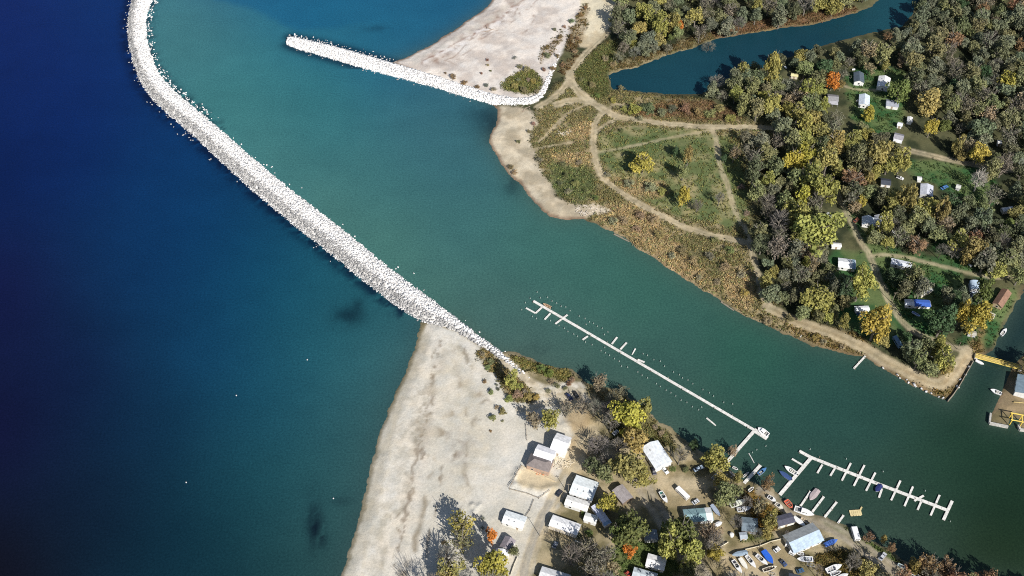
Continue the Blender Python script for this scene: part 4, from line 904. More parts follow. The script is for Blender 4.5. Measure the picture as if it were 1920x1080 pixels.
boat('white boat with black windscreen, leftmost of the four parked in parallel',(1374,1051),(1391,1076),2.1,'runabout',WH,WH,(.06,.06,.08),ashore=True)
boat('plain cream-white boat, second of the four parked in parallel',(1387,1047),(1401,1068),2.1,'covered',WH,(.78,.76,.68),ashore=True)
boat('white boat with grey well, third of the four parked in parallel',(1399,1042),(1417,1066),2.1,'runabout',WH,WH,(.4,.4,.4),ashore=True)
boat('white boat touching the blue-covered boat, last of the four parked in parallel',(1418,1041),(1439,1060),2.2,'runabout',WH,WH,(.35,.36,.4),ashore=True)
boat('boat under a bright royal blue cover in the boat yard',(1431,1033),(1449,1058),2.9,'covered',(.06,.15,.5),(.03,.13,.6),ashore=True)
boat('open cream dinghy lying across the yard below the blue-covered boat',(1430,1071),(1456,1063),2.0,'open',(.75,.7,.58),(.72,.66,.54),(.12,.1,.08),ashore=True,name='rowing_boat')
boat('white runabout at the near end of the big boat shed, above a trailer frame',(1524,1049),(1494,1049),2.7,'runabout',WH,WH,(.4,.44,.5),ashore=True)
boat('small white skiff touching the lower wall of the big boat shed',(1507,1039),(1493,1038),1.5,'open',WH,WH,(.6,.62,.64),ashore=True,name='skiff')
boat('boat under a mid blue tarp right of the big boat shed',(1546,1023),(1570,1013),2.3,'covered',(.3,.4,.6),(.09,.2,.6),ashore=True)
boat('white boat ashore beneath bare trees, uppermost of three by the rust shrubs',(1549,1072),(1578,1060),2.8,'runabout',WH,WH,(.5,.5,.52),ashore=True)
boat('white skiff with grey well, middle of three by the rust shrubs',(1557,1079),(1577,1072),1.8,'open',WH,WH,(.3,.32,.36),ashore=True,name='skiff')
boat('white boat cut by the bottom edge, lowest of three by the rust shrubs',(1567,1088),(1590,1077),2.4,'covered',WH,(.76,.76,.76),ashore=True)
boat('green-decked boat ashore beside the gravel street',(1238,922),(1251,944),2.3,'runabout',WH,WH,(.05,.16,.14),ashore=True)
boat('pale teal skiff at the water edge beside the rust shrubs',(1684,1057),(1698,1065),1.5,'open',(.66,.78,.8),(.6,.7,.72),(.4,.5,.52),ashore=True,name='skiff')
boat('white skiff in rust shrubs at the bottom edge',(1708,1074),(1723,1081),1.5,'open',WH,WH,(.5,.5,.5),ashore=True,name='skiff')
boat('blue-and-white canoe-like boat on the lawn below the blue trailer',(1710,585),(1725,594),1.3,'open',(.5,.6,.82),(.5,.6,.85),(.3,.4,.6),ashore=True,name='canoe')
# afloat
boat('boat with dark blue cover moored at the finger dock stem',(1484,899),(1461,883),2.3,'covered',WH,(.05,.09,.22))
boat('white pontoon-sided boat moored outside the blue-covered boat at the stem',(1494,889),(1471,874),2.6,'runabout',WH,WH,(.55,.55,.52))
boat('white boat with mauve-tan cover moored in the slip',(1534,918),(1518,938),3.0,'covered',WH,(.42,.36,.36),h=1.2)
boat('blue-decked boat beside the short shore dock',(1422,889),(1437,877),1.9,'runabout',(.75,.78,.8),(.08,.2,.4),(.05,.1,.2))
boat('thin white skiff on the bank side of the short shore dock',(1393,894),(1404,885),.9,'open',WH,WH,(.6,.6,.6),name='skiff')
boat('small white skiff by the bank where the long dock lands',(1374,875),(1384,880),1.2,'open',WH,WH,(.5,.5,.5),name='skiff')
boat('white cabin boat with dark window berthed at the head of the long dock',(1440,816),(1421,802),3.4,'cruiser',WH,WH,(.25,.25,.25),name='cabin_cruiser')
boat('dark navy boat at a finger of the comb-shaped dock',(1652,909),(1642,922),2.4,'covered',(.75,.75,.75),(.03,.04,.14))
boat('tan open boat tied near the outer end of the long dock',(1033,576),(1018,569),1.5,'open',(.6,.42,.26),(.6,.42,.26),(.35,.22,.14),name='rowing_boat')
boat('white boat moored in the canal above the yellow footbridge',(1878,628),(1887,616),2.0,'runabout',WH,WH,(.6,.6,.6))
boat('white boat tucked under the near end of the yellow footbridge',(1830,675),(1845,683),1.6,'covered',WH,WH)
boat('white boat moored alongside the small pier below the boathouse',(1878,738),(1857,730),2.4,'runabout',WH,WH,(.5,.5,.5))
car('box_trailer','white box trailer against the end wall of the big boat shed',(1472,1020),(1483,1023),(.78,.78,.78),'trailer','van',width=2.2)
car('box_trailer','smaller white-topped trailer below the box trailer at the big boat shed',(1480,1034),(1490,1039),(.7,.72,.75),'trailer','van',width=2.0)
for a_, b__, l_ in [((1512,1057),(1528,1062),'empty boat trailer frame on the grass below the white runabout'),((1441,1075),(1455,1078),'empty boat trailer at the bottom of the boat yard')]:
    A_ = np.array(G(a_, 1.6)); B_ = np.array(G(b__, 1.6)); c_ = (A_+B_)/2; L_ = float(np.linalg.norm(B_-A_)); rt_ = empty('boat_trailer', (c_[0], c_[1], ground_z(*c_)), math.atan2(B_[1]-A_[1], B_[0]-A_[0])); tag(rt_, l_, 'trailer')
    MB().obox((-L_/2,-.7),(L_*.25,-.7),.12,.45,.6).obox((-L_/2,.7),(L_*.25,.7),.12,.45,.6).obox((L_*.25,-.7),(L_/2,0),.12,.46,.61).obox((L_*.25,.7),(L_/2,0),.12,.44,.59).obox((-L_*.4,-.7),(-L_*.4,.7),.12,.6,.72).obox((0,-.7),(0,.7),.12,.6,.72).build('frame', M['metal'], rt_)
    for sy_ in (-1,1): MB().tube((-L_*.2,sy_*.8,.32),(-L_*.2,sy_*1.0,.32),.32,n=10).build('wheel', M['rubber'], rt_)
boat('small white boat ashore between the long dock foot and the yellow-green tree',(1336,898),(1345,889),1.6,'runabout',WH,WH,(.5,.5,.5),ashore=True)
boat('pale skiff on the bank below the short shore dock',(1404,920),(1413,913),1.4,'open',WH,WH,(.55,.55,.52),ashore=True,name='skiff')
boat('white runabout on the grass just right of the bare-tree slate house',(1424,998),(1438,993),1.9,'runabout',WH,WH,(.3,.3,.34),ashore=True)
boat('white covered boat stored against the wall end of the teal-grey house',(1340,986),(1354,980),2.0,'covered',WH,(.74,.76,.78),ashore=True)
car('parked_car','rust red car at the bottom edge beside the blue and white trailer',(1173,1072),(1182,1079),(.40,.07,.05))
car('parked_car','white car on the boat yard dirt beside the small timber fence end',(1452,1034),(1462,1027),(.78,.78,.78))
car('parked_pickup','dark blue pickup on the boat yard dirt below the timber fence',(1464,1050),(1474,1061),(.05,.08,.18),'pickup','pickup')
car('parked_car','silver car on the lot between white van and teal-grey house',(1299,944),(1310,937),(.55,.57,.6))
# ------------------------------------------------------------------ docks
def dock(label, main, fingers=(), w=1.5, fw=1.0, z=.55, extra=(), group=None, name='dock', gap=9.0, color=None):
    o0 = G(main[0], z); root = empty(name, (o0[0], o0[1], 0)); tag(root, label, 'dock', group)
    off = lambda p: (G(p, z)[0]-o0[0], G(p, z)[1]-o0[1])
    def deck(pts, width, nm, dz=0.0):
        mb = MB()
        for a, b_ in zip(pts[:-1], pts[1:]):
            A, B = np.array(off(a)), np.array(off(b_)); L = float(np.linalg.norm(B-A)); n = max(1, int(round(L/3.05)))
            for i in range(n):                                   # floating sections, each a touch askew
                p = A+(B-A)*(i/n); q_ = A+(B-A)*((i+.965)/n); jz = random.uniform(-.02,.02)
                mb.obox(p, q_, width*random.uniform(.97,1.02), z-.28+dz+jz, z+dz+jz)
        return mb.build(nm, M['deckwood'], root)
    deck(main, w, 'walkway')
    for q_, ww in extra: deck(q_, ww, 'walkway', .012)
    for q_ in fingers: deck(q_, fw, 'finger', -.006)
    A, B = np.array(off(main[0])), np.array(off(main[-1])); L = np.linalg.norm(B-A); d = (B-A)/L; nrm = np.array((-d[1], d[0]))
    for i in range(int(L/gap)+1):
        P = A+d*(i*gap+.4)+nrm*(w*.5+.14)*(1 if i % 2 else -1)
        MB().tube((P[0],P[1],-2),(P[0],P[1],z+.7),.12).build('dock_post', M['timber'], root)
    return root
dock('long straight white dock running out into the harbour from the near shore', [(1000,564),(1416,807)], [[(1016,576),(1004,587),(986,577)],[(1032,587),(1021,599)],[(1064,590),(1041,607)],[(1102,630),(1092,637)],[(1157,632),(1147,645)],[(1175,642),(1163,655)],[(1196,674),(1209,679)]], 1.4, .9,
     extra=[([(1414,808),(1358,872)],1.5),([(1414,806),(1439,822)],2.4)])
dock('comb-shaped white dock with many fingers in the marina', [(1498.7,845.4),(1520,857),(1631,901),(1778,957)],
     [[(1485,860),(1505,872)],[(1542,871),(1532.5,887)],[(1566,877),(1557,892)],[(1595.5,868),(1578.6,901)],[(1621,872),(1601,911)],[(1641.5,886),(1624,920)],[(1654,916),(1648,933)],[(1688.5,901),(1671,938)],[(1712,912),(1696,949)],[(1732,929),(1714,939)],[(1727,941),(1720.5,956)],[(1762,928),(1745,966.5)]],
     1.55, .9, extra=[([(1521,858),(1462,928)],1.6),([(1785.6,939),(1769,975)],1.3)])
for a, b_, l, w in [((1520,921),(1501,949),'thin finger dock behind the white boat with mauve-tan cover',.9),((1545,931),(1523,960),'finger dock in the slip just beyond the moored mauve-covered boat',1.0),((1569,941),(1546,970),'finger dock standing alone by a dark shrub shadow on the bank',1.0),((1582,966),(1571,981),'shortest finger dock on the marina bank beside the yellow raft',.9),
                 ((1426,872),(1395,906),'short shore dock with a blue boat tied to it',1.5),((1601,691),(1623,667),'lone grey pier on the upper bank of the harbour',.9)]:
    dock(l, [a, b_], w=w, gap=4.5, group='small docks reaching from the banks')
    LM.append((*a, 'the '+l.split(' with')[0])) if 'lone' in l else None
def log(label, a, b_, r=.25, name='floating_log'):
    A, B = G(a, .1), G(b_, .1); c = ((A[0]+B[0])/2, (A[1]+B[1])/2)
    mb = MB(); mb.tube((A[0]-c[0],A[1]-c[1],0),(0,0,.08),r,r*.95); mb.tube((0,0,.08),(B[0]-c[0],B[1]-c[1],0),r*.95,r*.7)
    o = mb.build(name, M['deckwood'], None, loc=(c[0],c[1],.12)); tag(o, label, 'floating timber'); return o
log('pale floating timber parallel to the long dock, near its head', (1325,784),(1342,798),.45)
log('grey half-sunk timber between the long dock and the short shore dock', (1404,850),(1414,868),.25)
log('bent white float broken loose beside the long dock fingers', (1191,654),(1185,665),.4)
log('pale planks lying on the bank beyond the large white house', (1241,814),(1271,831),.5)
# mooring posts in two straggling rows
PIL = [(1007,547),(1013,558),(1027,557),(1035,564),(1044,568),(1052,574),(1061,575),(1069,582),(1086,592),(1097,597),(1105,603),(1099,608),(1113,606),(1120,611),(1129,615),(1140,622),(1133,627),(1206,663),(1214,666),(1226,674),(1238,677),(1246,686),(1263,697),(1274,702),(1280,708),(1290,712),(1299,719),(1318,730),(1330,736),(1338,742),(1357,754),(1374,757),
  (978,580),(985,567),(994,559),(998,593),(1006,597),(1032,601),(1048,610),(1058,615),(1065,621),(1076,626),(1083,630),(1098,641),(1110,646),(1134,651),(1127,657),(1135,661),(1143,666),(1152,672),(1161,677),(1165,686),(1177,688),(1196,697),(1204,703),(1214,708),(1231,719),(1238,724),(1249,731),(1258,736),(1267,742),(1277,750),(1288,754),(1298,762),(1310,768),(1316,763),(1436,836),(1419,843),(1411,848),(1587,860),(1519,842),(1735,920),(1656,884),(1782,977)]
for i, p in enumerate(PIL):
    x, y = G(p, .5)
    o = MB().tube((0,0,-2),(random.uniform(-.1,.1),random.uniform(-.1,.1),.75),.2,.17,7).tube((0,0,.1),(0,0,.28),.23,.23,7).build('mooring_post', M['matte'], None, (.36,.42,.38), loc=(x, y, 0))
    tag(o, 'pale mooring post standing in the water in a row along the long dock' if i < 66 else 'pale mooring post standing alone in the marina water', 'post', 'mooring posts along the long dock' if i < 66 else 'lone mooring posts')
for p, l in [((443,741),'white marker buoy alone on the dark lake, middle of four'),((576,674),'white marker buoy on the lake off the end of the curved breakwater'),((349,904),'white marker buoy farthest out on the dark lake'),((625,934),'pinkish marker buoy closest to the near beach')]:
    x, y = G(p, .3); root = empty('marker_buoy', (x, y, 0)); tag(root, l, 'buoy'); MB().tube((0,0,-.4),(0,0,.2),.36,.34,12).tube((0,0,.2),(0,0,.4),.34,.1,12).build('float', M['paint'], root, (.5,.5,.5)); MB().tube((0,0,.4),(0,0,.9),.04).build('staff', M['paint'], root, (.5,.5,.5))
# yellow work raft
x, y = G((1604,961), .4); rt = empty('work_raft', (x, y, 0), R(4)); tag(rt, 'yellow timber work raft with a gangway, afloat off the marina bank', 'raft')
mb = MB()
for i in range(6): mb.box(-2.6+i*.9,-2.6+i*.9+.82,-1.3,1.3,.3,.42)
mb.build('deck', M['matte'], rt, (.62,.52,.28))
for sy in (-1,1):
    mb = MB(); [mb.tube((-2.4+i*1.25,sy*1.25,.12),(-1.45+i*1.25,sy*1.25,.12),.3) for i in range(4)]; mb.build('float', M['matte'], rt, (.5,.42,.24))
MB().obox((2.4,.9),(3.6,2.6),.7,.35,.45).build('gangway', M['matte'], rt, (.6,.5,.26))
# yellow footbridge
A, B = G((1829,667),1.6), G((1915,690),1.6); Lb = math.hypot(B[0]-A[0], B[1]-A[1])
br = empty('footbridge', (A[0], A[1], 0), math.atan2(B[1]-A[1], B[0]-A[0])); tag(br, 'yellow footbridge crossing the canal', 'footbridge'); LM.append((1868,680,'the yellow footbridge'))
mb = MB(); n = int(Lb/.5)
for i in range(n): mb.box(i*Lb/n, (i+.9)*Lb/n, -.9, .9, 1.45, 1.52)
mb.build('deck', M['matte'], br, (.55,.42,.15))
for sy in (-1,1):
    mb = MB().box(0,Lb,sy*1.0-.09,sy*1.0+.09,1.15,1.6).box(0,Lb,sy*1.0-.06,sy*1.0+.06,2.45,2.57)
    for i in range(int(Lb/2)+1): mb.box(i*2.0-.05,i*2.0+.05,sy*1.0-.05,sy*1.0+.05,1.6,2.45)
    for i in range(int(Lb/2)): mb.tube((i*2,sy*1.0,1.65),(i*2+2,sy*1.0,2.42),.05,n=4)
    mb.build('railing', M['matte'], br, (.80,.62,.16))
for fx in (0.02,.98): MB().box(fx*Lb-.7,fx*Lb+.7,-1.5,1.5,-1,1.4).build('abutment', M['concrete'], br)
# boat hoist on the small pier
A = G((1905,787),3.0); ho = empty('boat_hoist', (A[0], A[1], .8), R(-14)); tag(ho, 'yellow boat hoist frame straddling the slip on the small pier', 'boat hoist')
for sx in (-1,1):
    for sy in (-1,1): MB().box(sx*2.3-.16,sx*2.3+.16,sy*2.0-.16,sy*2.0+.16,0,3.6).build('leg', M['matte'], ho, (.80,.56,.10))
    MB().box(sx*2.3-.18,sx*2.3+.18,-2.3,2.3,3.6,3.95).build('side_beam', M['matte'], ho, (.82,.6,.12))
for sy in (-1,1): MB().box(-3.0,3.0,sy*2.0-.18,sy*2.0+.18,3.96,4.3).build('cross_beam', M['matte'], ho, (.84,.62,.14))
A, B = G((1901,754),1.6), G((1935,757),1.6)
mb = MB().obox((0,0),(B[0]-A[0],B[1]-A[1]),.25,.5,.75)
for f in (0,.3,.6,.9): mb.box((B[0]-A[0])*f-.08,(B[0]-A[0])*f+.08,(B[1]-A[1])*f-.08,(B[1]-A[1])*f+.08,-.4,.5)
tag(mb.build('barrier_rail', M['matte'], None, (.62,.48,.22), loc=(A[0],A[1],1.1)), 'tan barrier rail between the boathouse and the boat hoist', 'railing')
def wall(name, label, pts, w, z0, z1, mat, cat='wall', color=None):
    P = [G(p, z1) for p in pts]; o0 = P[0]; mb = MB()
    for a, b_ in zip(P[:-1], P[1:]):
        L = math.hypot(b_[0]-a[0], b_[1]-a[1]); n = max(1, int(L/3))
        for i in range(n):
            f, g = i/n, (i+.985)/n; mb.obox((a[0]+(b_[0]-a[0])*f-o0[0], a[1]+(b_[1]-a[1])*f-o0[1]), (a[0]+(b_[0]-a[0])*g-o0[0], a[1]+(b_[1]-a[1])*g-o0[1]), w*random.uniform(.93,1.05), z0, z1+random.uniform(-.05,.05))
    tag(mb.build(name, mat, None, color, loc=(o0[0], o0[1], 0)), label, cat)
wall('sea_wall','white concrete sea wall round the end of the small pier',[(1858,774),(1856,792),(1891,799)],.9,-2,1.5,M['concrete'])
wall('sea_wall','white concrete sea wall beyond the boat hoist, cut by the frame',[(1910,796),(1913,804),(1945,808)],.9,-2,1.5,M['concrete'])
wall('retaining_wall','low timber retaining wall below the three-block sand house',[(978,873),(995,881),(1020,893),(1043,903)],.35,.4,1.75,M['matte'],'wall',(.62,.52,.36))
wall('bulkhead','timber bulkhead along the canal bank by the yellow footbridge',[(1778,751),(1788,739),(1801,720),(1814,697),(1826,676)],.35,-1,1.3,M['timber'])
def fence(label, pts, h=1.1, color=(.4,.34,.26), sp=2.4, rails=2, name='fence', solid=False):
    P = [G(p, 1.2) for p in pts]; o0 = P[0]; root = empty(name, (o0[0], o0[1], 0)); tag(root, label, 'fence')
    posts = MB(); ra = MB()
    for a, b_ in zip(P[:-1], P[1:]):
        L = math.hypot(b_[0]-a[0], b_[1]-a[1]); n = max(1, int(L/sp))
        for i in range(n+1):
            x, y = a[0]+(b_[0]-a[0])*i/n, a[1]+(b_[1]-a[1])*i/n; g = ground_z(x, y); posts.tube((x-o0[0],y-o0[1],g-.3),(x-o0[0],y-o0[1],g+h),.09,n=5)
        for i in range(n):
            p = [a[0]+(b_[0]-a[0])*i/n-o0[0], a[1]+(b_[1]-a[1])*i/n-o0[1]]; q_ = [a[0]+(b_[0]-a[0])*(i+1)/n-o0[0], a[1]+(b_[1]-a[1])*(i+1)/n-o0[1]]
            g = ground_z(p[0]+o0[0], p[1]+o0[1])
            if solid: ra.obox(p, q_, .07, g+.1, g+h)
            else:
                for r in range(rails): ra.obox(p, q_, .07, g+h*(.45+.45*r)-.07, g+h*(.45+.45*r)+.07)
    posts.build('post', M['matte'], root, color); ra.build('rail', M['matte'], root, color)
fence('drift fence running down the beach from the sand house',[(978,874),(968,893),(955,918)],1.0,(.26,.2,.14))
fence('wire fence edging the sand pit towards the sandy road',[(955,918),(990,927),(1010,935),(1030,922)],.9,(.4,.34,.26))
fence('short dark fence behind the sand house',[(986,798),(988,826)],1.0,(.22,.17,.12))
fence('pale timber fence across the boat yard behind the row of boats',[(1397,1031),(1423,1025),(1445,1016),(1467,1011)],.9,(.6,.55,.42),solid=True)
fence('white board fence beside the long white trailer yard',[(1078,1015),(1095,1022),(1111,1031)],1.1,(.75,.74,.7),solid=True)
fence('white low wall fence beside the sandy road at the bottom',[(970,1046),(963,1062),(957,1080)],1.0,(.72,.68,.58),solid=True)
fence('tan timber rails below the long bright white trailer',[(1022,1000),(1045,1007),(1075,1019)],.8,(.5,.42,.28))
fence('white rail half covered by gold shrubs in the yard',[(1336,1033),(1350,1027),(1365,1018)],1.1,(.72,.66,.52),solid=True)
fence('dark line fence up the beach by the road',[(1001,938),(993,958),(984,972)],.8,(.3,.25,.2))
def pole(label, p, h=8.5, cross=True):
    x, y = G(p, 1.1); root = empty('utility_pole', (x, y, ground_z(x, y))); tag(root, label, 'pole')
    MB().tube((0,0,-.3),(0,0,h),.15,.1).build('shaft', M['timber'], root)
    if cross: MB().box(-.9,.9,-.06,.06,h-.7,h-.55).build('crossarm', M['timber'], root)
pole('timber utility pole by the wide white house and black car',(1065,925)); pole('timber utility pole left of the sandy road below the beach trailer',(1012,1005)); pole('timber utility pole behind the sand house towards bare trees',(1100,857))
pole('thin utility pole among the yard lawn beside the dark slate house',(1422,1030)); pole('thin pale pole beside the camp lane near the triangle of bushes',(1795,655),6,False); pole('utility pole on the camp lawn by the drooping tree',(1672,568))
# harbour light on the tip of the jetty
x, y = G((554,72), 2.2); root = empty('harbour_light', (x, y, 1.9)); tag(root, 'small white harbour light post on the tip of the straight jetty', 'beacon')
MB().tube((0,0,-.6),(0,0,.25),.9,.8,10).build('base', M['concrete'], root); MB().tube((0,0,.25),(0,0,3.4),.32,.26,10).build('mast', M['paint'], root, (.8,.8,.8)); MB().tube((0,0,3.4),(0,0,4.0),.5,.4,10).build('lamp_housing', M['paint'], root, (.8,.8,.78))
x, y = G((1372,1003), 1.8); root = empty('storage_tank', (x, y, 1.1)); tag(root, 'round white storage tank in the boat yard', 'tank')
MB().tube((0,0,0),(0,0,1.3),.95,.95,16).build('shell', M['paint'], root, (.8,.8,.78)); MB().tube((0,0,1.3),(0,0,1.55),.95,.3,16).build('lid', M['paint'], root, (.82,.82,.8))
for p, l, c in [((1600,131),'small white gas tank behind the dark-roofed cottage',(.8,.8,.8)),((1607,190),'small cream tank left of the pale blue-white cottage',(.78,.72,.58)),((1675,436),'small white tank right of the paired A-frame cottages',(.75,.75,.72)),((1819,498),'round white tank at the end of the lawn by the lane',(.75,.78,.8)),((1473,127),'tiny white tank by the creek, left of the yellow camper',(.7,.75,.8))]:
    x, y = G(p, 1.6); root = empty('gas_tank', (x, y, ground_z(x, y)), random.uniform(0,3)); tag(root, l, 'tank')
    MB().tube((-.9,0,.75),(.9,0,.75),.55,.55,12).build('tank_body', M['paint'], root, c); MB().box(-.6,-.45,-.4,.4,0,.4).box(.45,.6,-.4,.4,0,.4).build('stand', M['concrete'], root)
# boards, drift heaps and single rocks
def rockpile(label, p, n, spread, size, colr, name='driftwood_heap', cat='heap', sticks=True):
    rl = np.random.default_rng(int(p[0])); x, y = G(p, 1); g = ground_z(x, y)
    mb = MB()
    for i in range(n):
        a = rl.uniform(0,6.28); r = spread*math.sqrt(rl.uniform()); q_ = np.array((r*math.cos(a)*1.6, r*math.sin(a), rl.uniform(.05,.4)*(1-r/spread/1.3)))
        if sticks:
            d = rl.normal(size=3)*np.array((1,.7,.15)); d *= size*rl.uniform(.8,2)/np.linalg.norm(d); mb.tube(q_-d, q_+d, .16, .1, 5)
        else:
            s = size*rl.uniform(.4,1); mb.cbox(q_[0]-s, q_[0]+s*.8, q_[1]-s*.7, q_[1]+s*.8, q_[2]-.3, q_[2]+s*.7, s*.3)
    tag(mb.build(name, M['matte'], None, colr, loc=(x, y, g)), label, cat)
rockpile('bleached driftwood heap on scrub above the small bay',(1062,250),40,3.0,1.2,(.62,.56,.45))
rockpile('long line of bleached driftwood along the point of the small bay',(1105,394),46,4.6,.9,(.58,.52,.44))
rockpile('drift logs above the inland end of the jetty',(985,205),12,2.6,1.2,(.35,.28,.22))
rockpile('tangle of drift logs on the upper beach sand',(912,55),9,3.0,1.4,(.32,.25,.2))
rockpile('builders heap of pale timber beside the sand house',(1054,868),44,3.0,.9,(.66,.58,.44))
rockpile('orange brick stack on the terrace of the sand house',(1013,886),16,1.8,.6,(.55,.25,.13),'brick_stack','heap',False)
rockpile('rubble heap on the bank where the long dock lands',(1370,888),14,1.6,.5,(.5,.46,.4),'rubble_heap','heap',False)
for i, p in enumerate([(1684,704),(1690,709),(1697,712),(1703,717),(1712,721),(1720,725),(1728,729),(1735,733),(1656,690),(1745,736),(1801,712),(1808,702),(1816,689),(1762,744),(1768,747),(1795,724)]):
    rl = np.random.default_rng(800+i); x, y = G((p[0]+rl.uniform(-3,3), p[1]+rl.uniform(-1.5,1.0)), .4); V, Fq, CC = stones(np.zeros((1,3)), np.array([[1.5,1.0,.8]])*rl.uniform(.5,1.15), rl, np.full((1,3), rl.uniform(.4,.7)))
    me = mesh_np('shore_rock', V, Fq); attr(me, 'stone', 'FLOAT_COLOR', 'POINT', col4(CC)); tag(link('shore_rock', me, M['stone'], loc=(x, y, .25)), 'white riprap rock at the foot of the quay bank', 'rock', 'riprap rocks along the quay bank')
for i, (a, b_, l) in enumerate([((1500,632),(1505,626),'white bench board on the upper bank track'),((1134,324),(1139,331),'white plank beside the loop track in the field'),((1151,437),(1180,451),'pale drift log along the small bay shore'),((1352,564),(1376,580),'pale drift log on the upper bank of the harbour')]):
    A, B = G(a, 1.2), G(b_, 1.2); mb = MB().obox((0,0),(B[0]-A[0],B[1]-A[1]),.5,.05,.35).obox((.1,.1),((B[0]-A[0])*.6+.1,(B[1]-A[1])*.6+.25),.3,.35,.5)
    tag(mb.build('plank' if i < 2 else 'drift_log', M['deckwood' if i < 2 else 'timber'], None, loc=(A[0],A[1],ground_z(*A) if i < 2 else .1)), l, 'timber')

# ------------------------------------------------------------------ trees
def crown_mesh(name, seed, kind):
    rl = np.random.default_rng(seed)
    P = {'leafy': (34, 52, .155, .30), 'tall': (36, 50, .15, .27), 'sparse': (42, 13, .125, .26), 'half': (38, 26, .135, .27)}[kind]
    nl, per, ls, lr = P
    d = rl.normal(size=(nl,3)); d[:,2] = d[:,2]*.8+.18; d /= np.linalg.norm(d, axis=1)[:,None]
    rad = rl.uniform(.42,.80,nl)**1.0; rad[:5] = rl.uniform(0,.3,5)
    wob = 1+.22*np.sin(3*np.arctan2(d[:,1], d[:,0])+rl.uniform(0,6))+rl.uniform(-.16,.16,nl)
    cen = d*(rad*wob)[:,None]; R_ = lr*rl.uniform(.65,1.25,nl); ltone = rl.uniform(-.27,.27,nl)
    k = rl.poisson(per*(R_/lr)**2)+3; i = np.repeat(np.arange(nl), k); n = len(i)
    dd = rl.normal(size=(n,3)); dd /= np.linalg.norm(dd, axis=1)[:,None]; dd[:,2] = np.where(rl.uniform(0,1,n) < .55, np.abs(dd[:,2]), dd[:,2])
    pos = cen[i]+dd*(R_[i]*rl.uniform(.55,1.08,n)**.7)[:,None]
    V, Fq = leaf_quads(pos, ls*rl.uniform(.6,1.3,n), rl, np.array((0,0,.35)), dd*.9)
    me = mesh_np(name, V, Fq); attr(me, 'tone', 'FLOAT', 'FACE', np.clip(.5+ltone[i]+rl.normal(0,.11,n), .02, .98))
    me.materials.append(M['leaf']); return me
def trunk_mesh(name, seed, kind):
    """unit height and unit crown radius; limbs stay inside the crown"""
    rl = random.Random(seed); mb = MB(); nlimb = {'leafy': 8, 'tall': 9, 'half': 12, 'sparse': 15, 'bare': 15}[kind]
    lean = (rl.uniform(-.08,.08), rl.uniform(-.08,.08)); r0 = .085
    pts = [(0,0,-.03)]+[(lean[0]*t+rl.uniform(-.02,.02), lean[1]*t+rl.uniform(-.02,.02), t) for t in (.22,.45,.68,.9)]
    for i in range(4): mb.tube(pts[i], pts[i+1], r0*(1-i*.22), r0*(1-(i+1)*.22), 6)
    for j in range(nlimb):
        t = rl.uniform(.22,.75); an = j*2.4+rl.uniform(-.4,.4); base = (lean[0]*t, lean[1]*t, t); ln = rl.uniform(.5,.85)*(1.1-t*.55)
        mid = (base[0]+math.cos(an)*ln*.5, base[1]+math.sin(an)*ln*.5, t+.10+rl.uniform(0,.06)); end = (base[0]+math.cos(an)*ln, base[1]+math.sin(an)*ln, min(.98, t+.26+rl.uniform(0,.1)))
        mb.tube(base, mid, .038, .026, 5); mb.tube(mid, end, .026, .009, 5)
        if kind in ('sparse','bare','half'):
            for q_ in range(3 if kind == 'half' else 5):
                f = rl.uniform(.25,1); s_ = tuple(mid[k]+(end[k]-mid[k])*f for k in range(3)); a2 = an+rl.uniform(-1.1,1.1); l2 = ln*rl.uniform(.25,.5)
                e_ = (s_[0]+math.cos(a2)*l2, s_[1]+math.sin(a2)*l2, min(1.02, s_[2]+rl.uniform(.04,.16))); mb.tube(s_, e_, .015, .005, 3)
    me = bpy.data.meshes.new(name); me.from_pydata(mb.v, [], mb.f); me.update(); return me
def twig_mesh(name, seed):
    """fine outer twigs of a leafless crown, unit radius around the crown centre"""
    rl = np.random.default_rng(seed); V = []; Fq = []; n = 0
    for i in range(520):
        d = rl.normal(size=3); d[2] = abs(d[2])*.9-.25; d /= np.linalg.norm(d); r = rl.uniform(.35,.8); a = d*r; e = d+rl.normal(size=3)*.35; e /= np.linalg.norm(e); b_ = a+e*rl.uniform(.15,.32)
        s = np.cross(e, rl.normal(size=3)); s /= np.linalg.norm(s); s *= .011
        V += [a-s, a+s, b_+s*.4, b_-s*.4]; Fq.append((n,n+1,n+2,n+3)); n += 4
    me = mesh_np(name, V, Fq); attr(me, 'tone', 'FLOAT', 'FACE', rl.uniform(.3,.7,len(Fq))); me.materials.append(M['leaf']); return me
CM = {k: [crown_mesh('crown', 900+i*13+len(k), k) for i in range(5 if k != 'tall' else 3)] for k in ('leafy','tall','half','sparse')}
CM['bare'] = [twig_mesh('crown', 990+i) for i in range(3)]
TM = {k: [trunk_mesh('trunk', 700+i*7+len(k), k) for i in range(3)] for k in ('leafy','tall','half','sparse','bare')}
for k in TM:
    for me in TM[k]: me.materials.append(M['bark'])
PALEM = trunk_mesh('trunk', 777, 'bare'); PALEM.materials.append(M['palebark'])
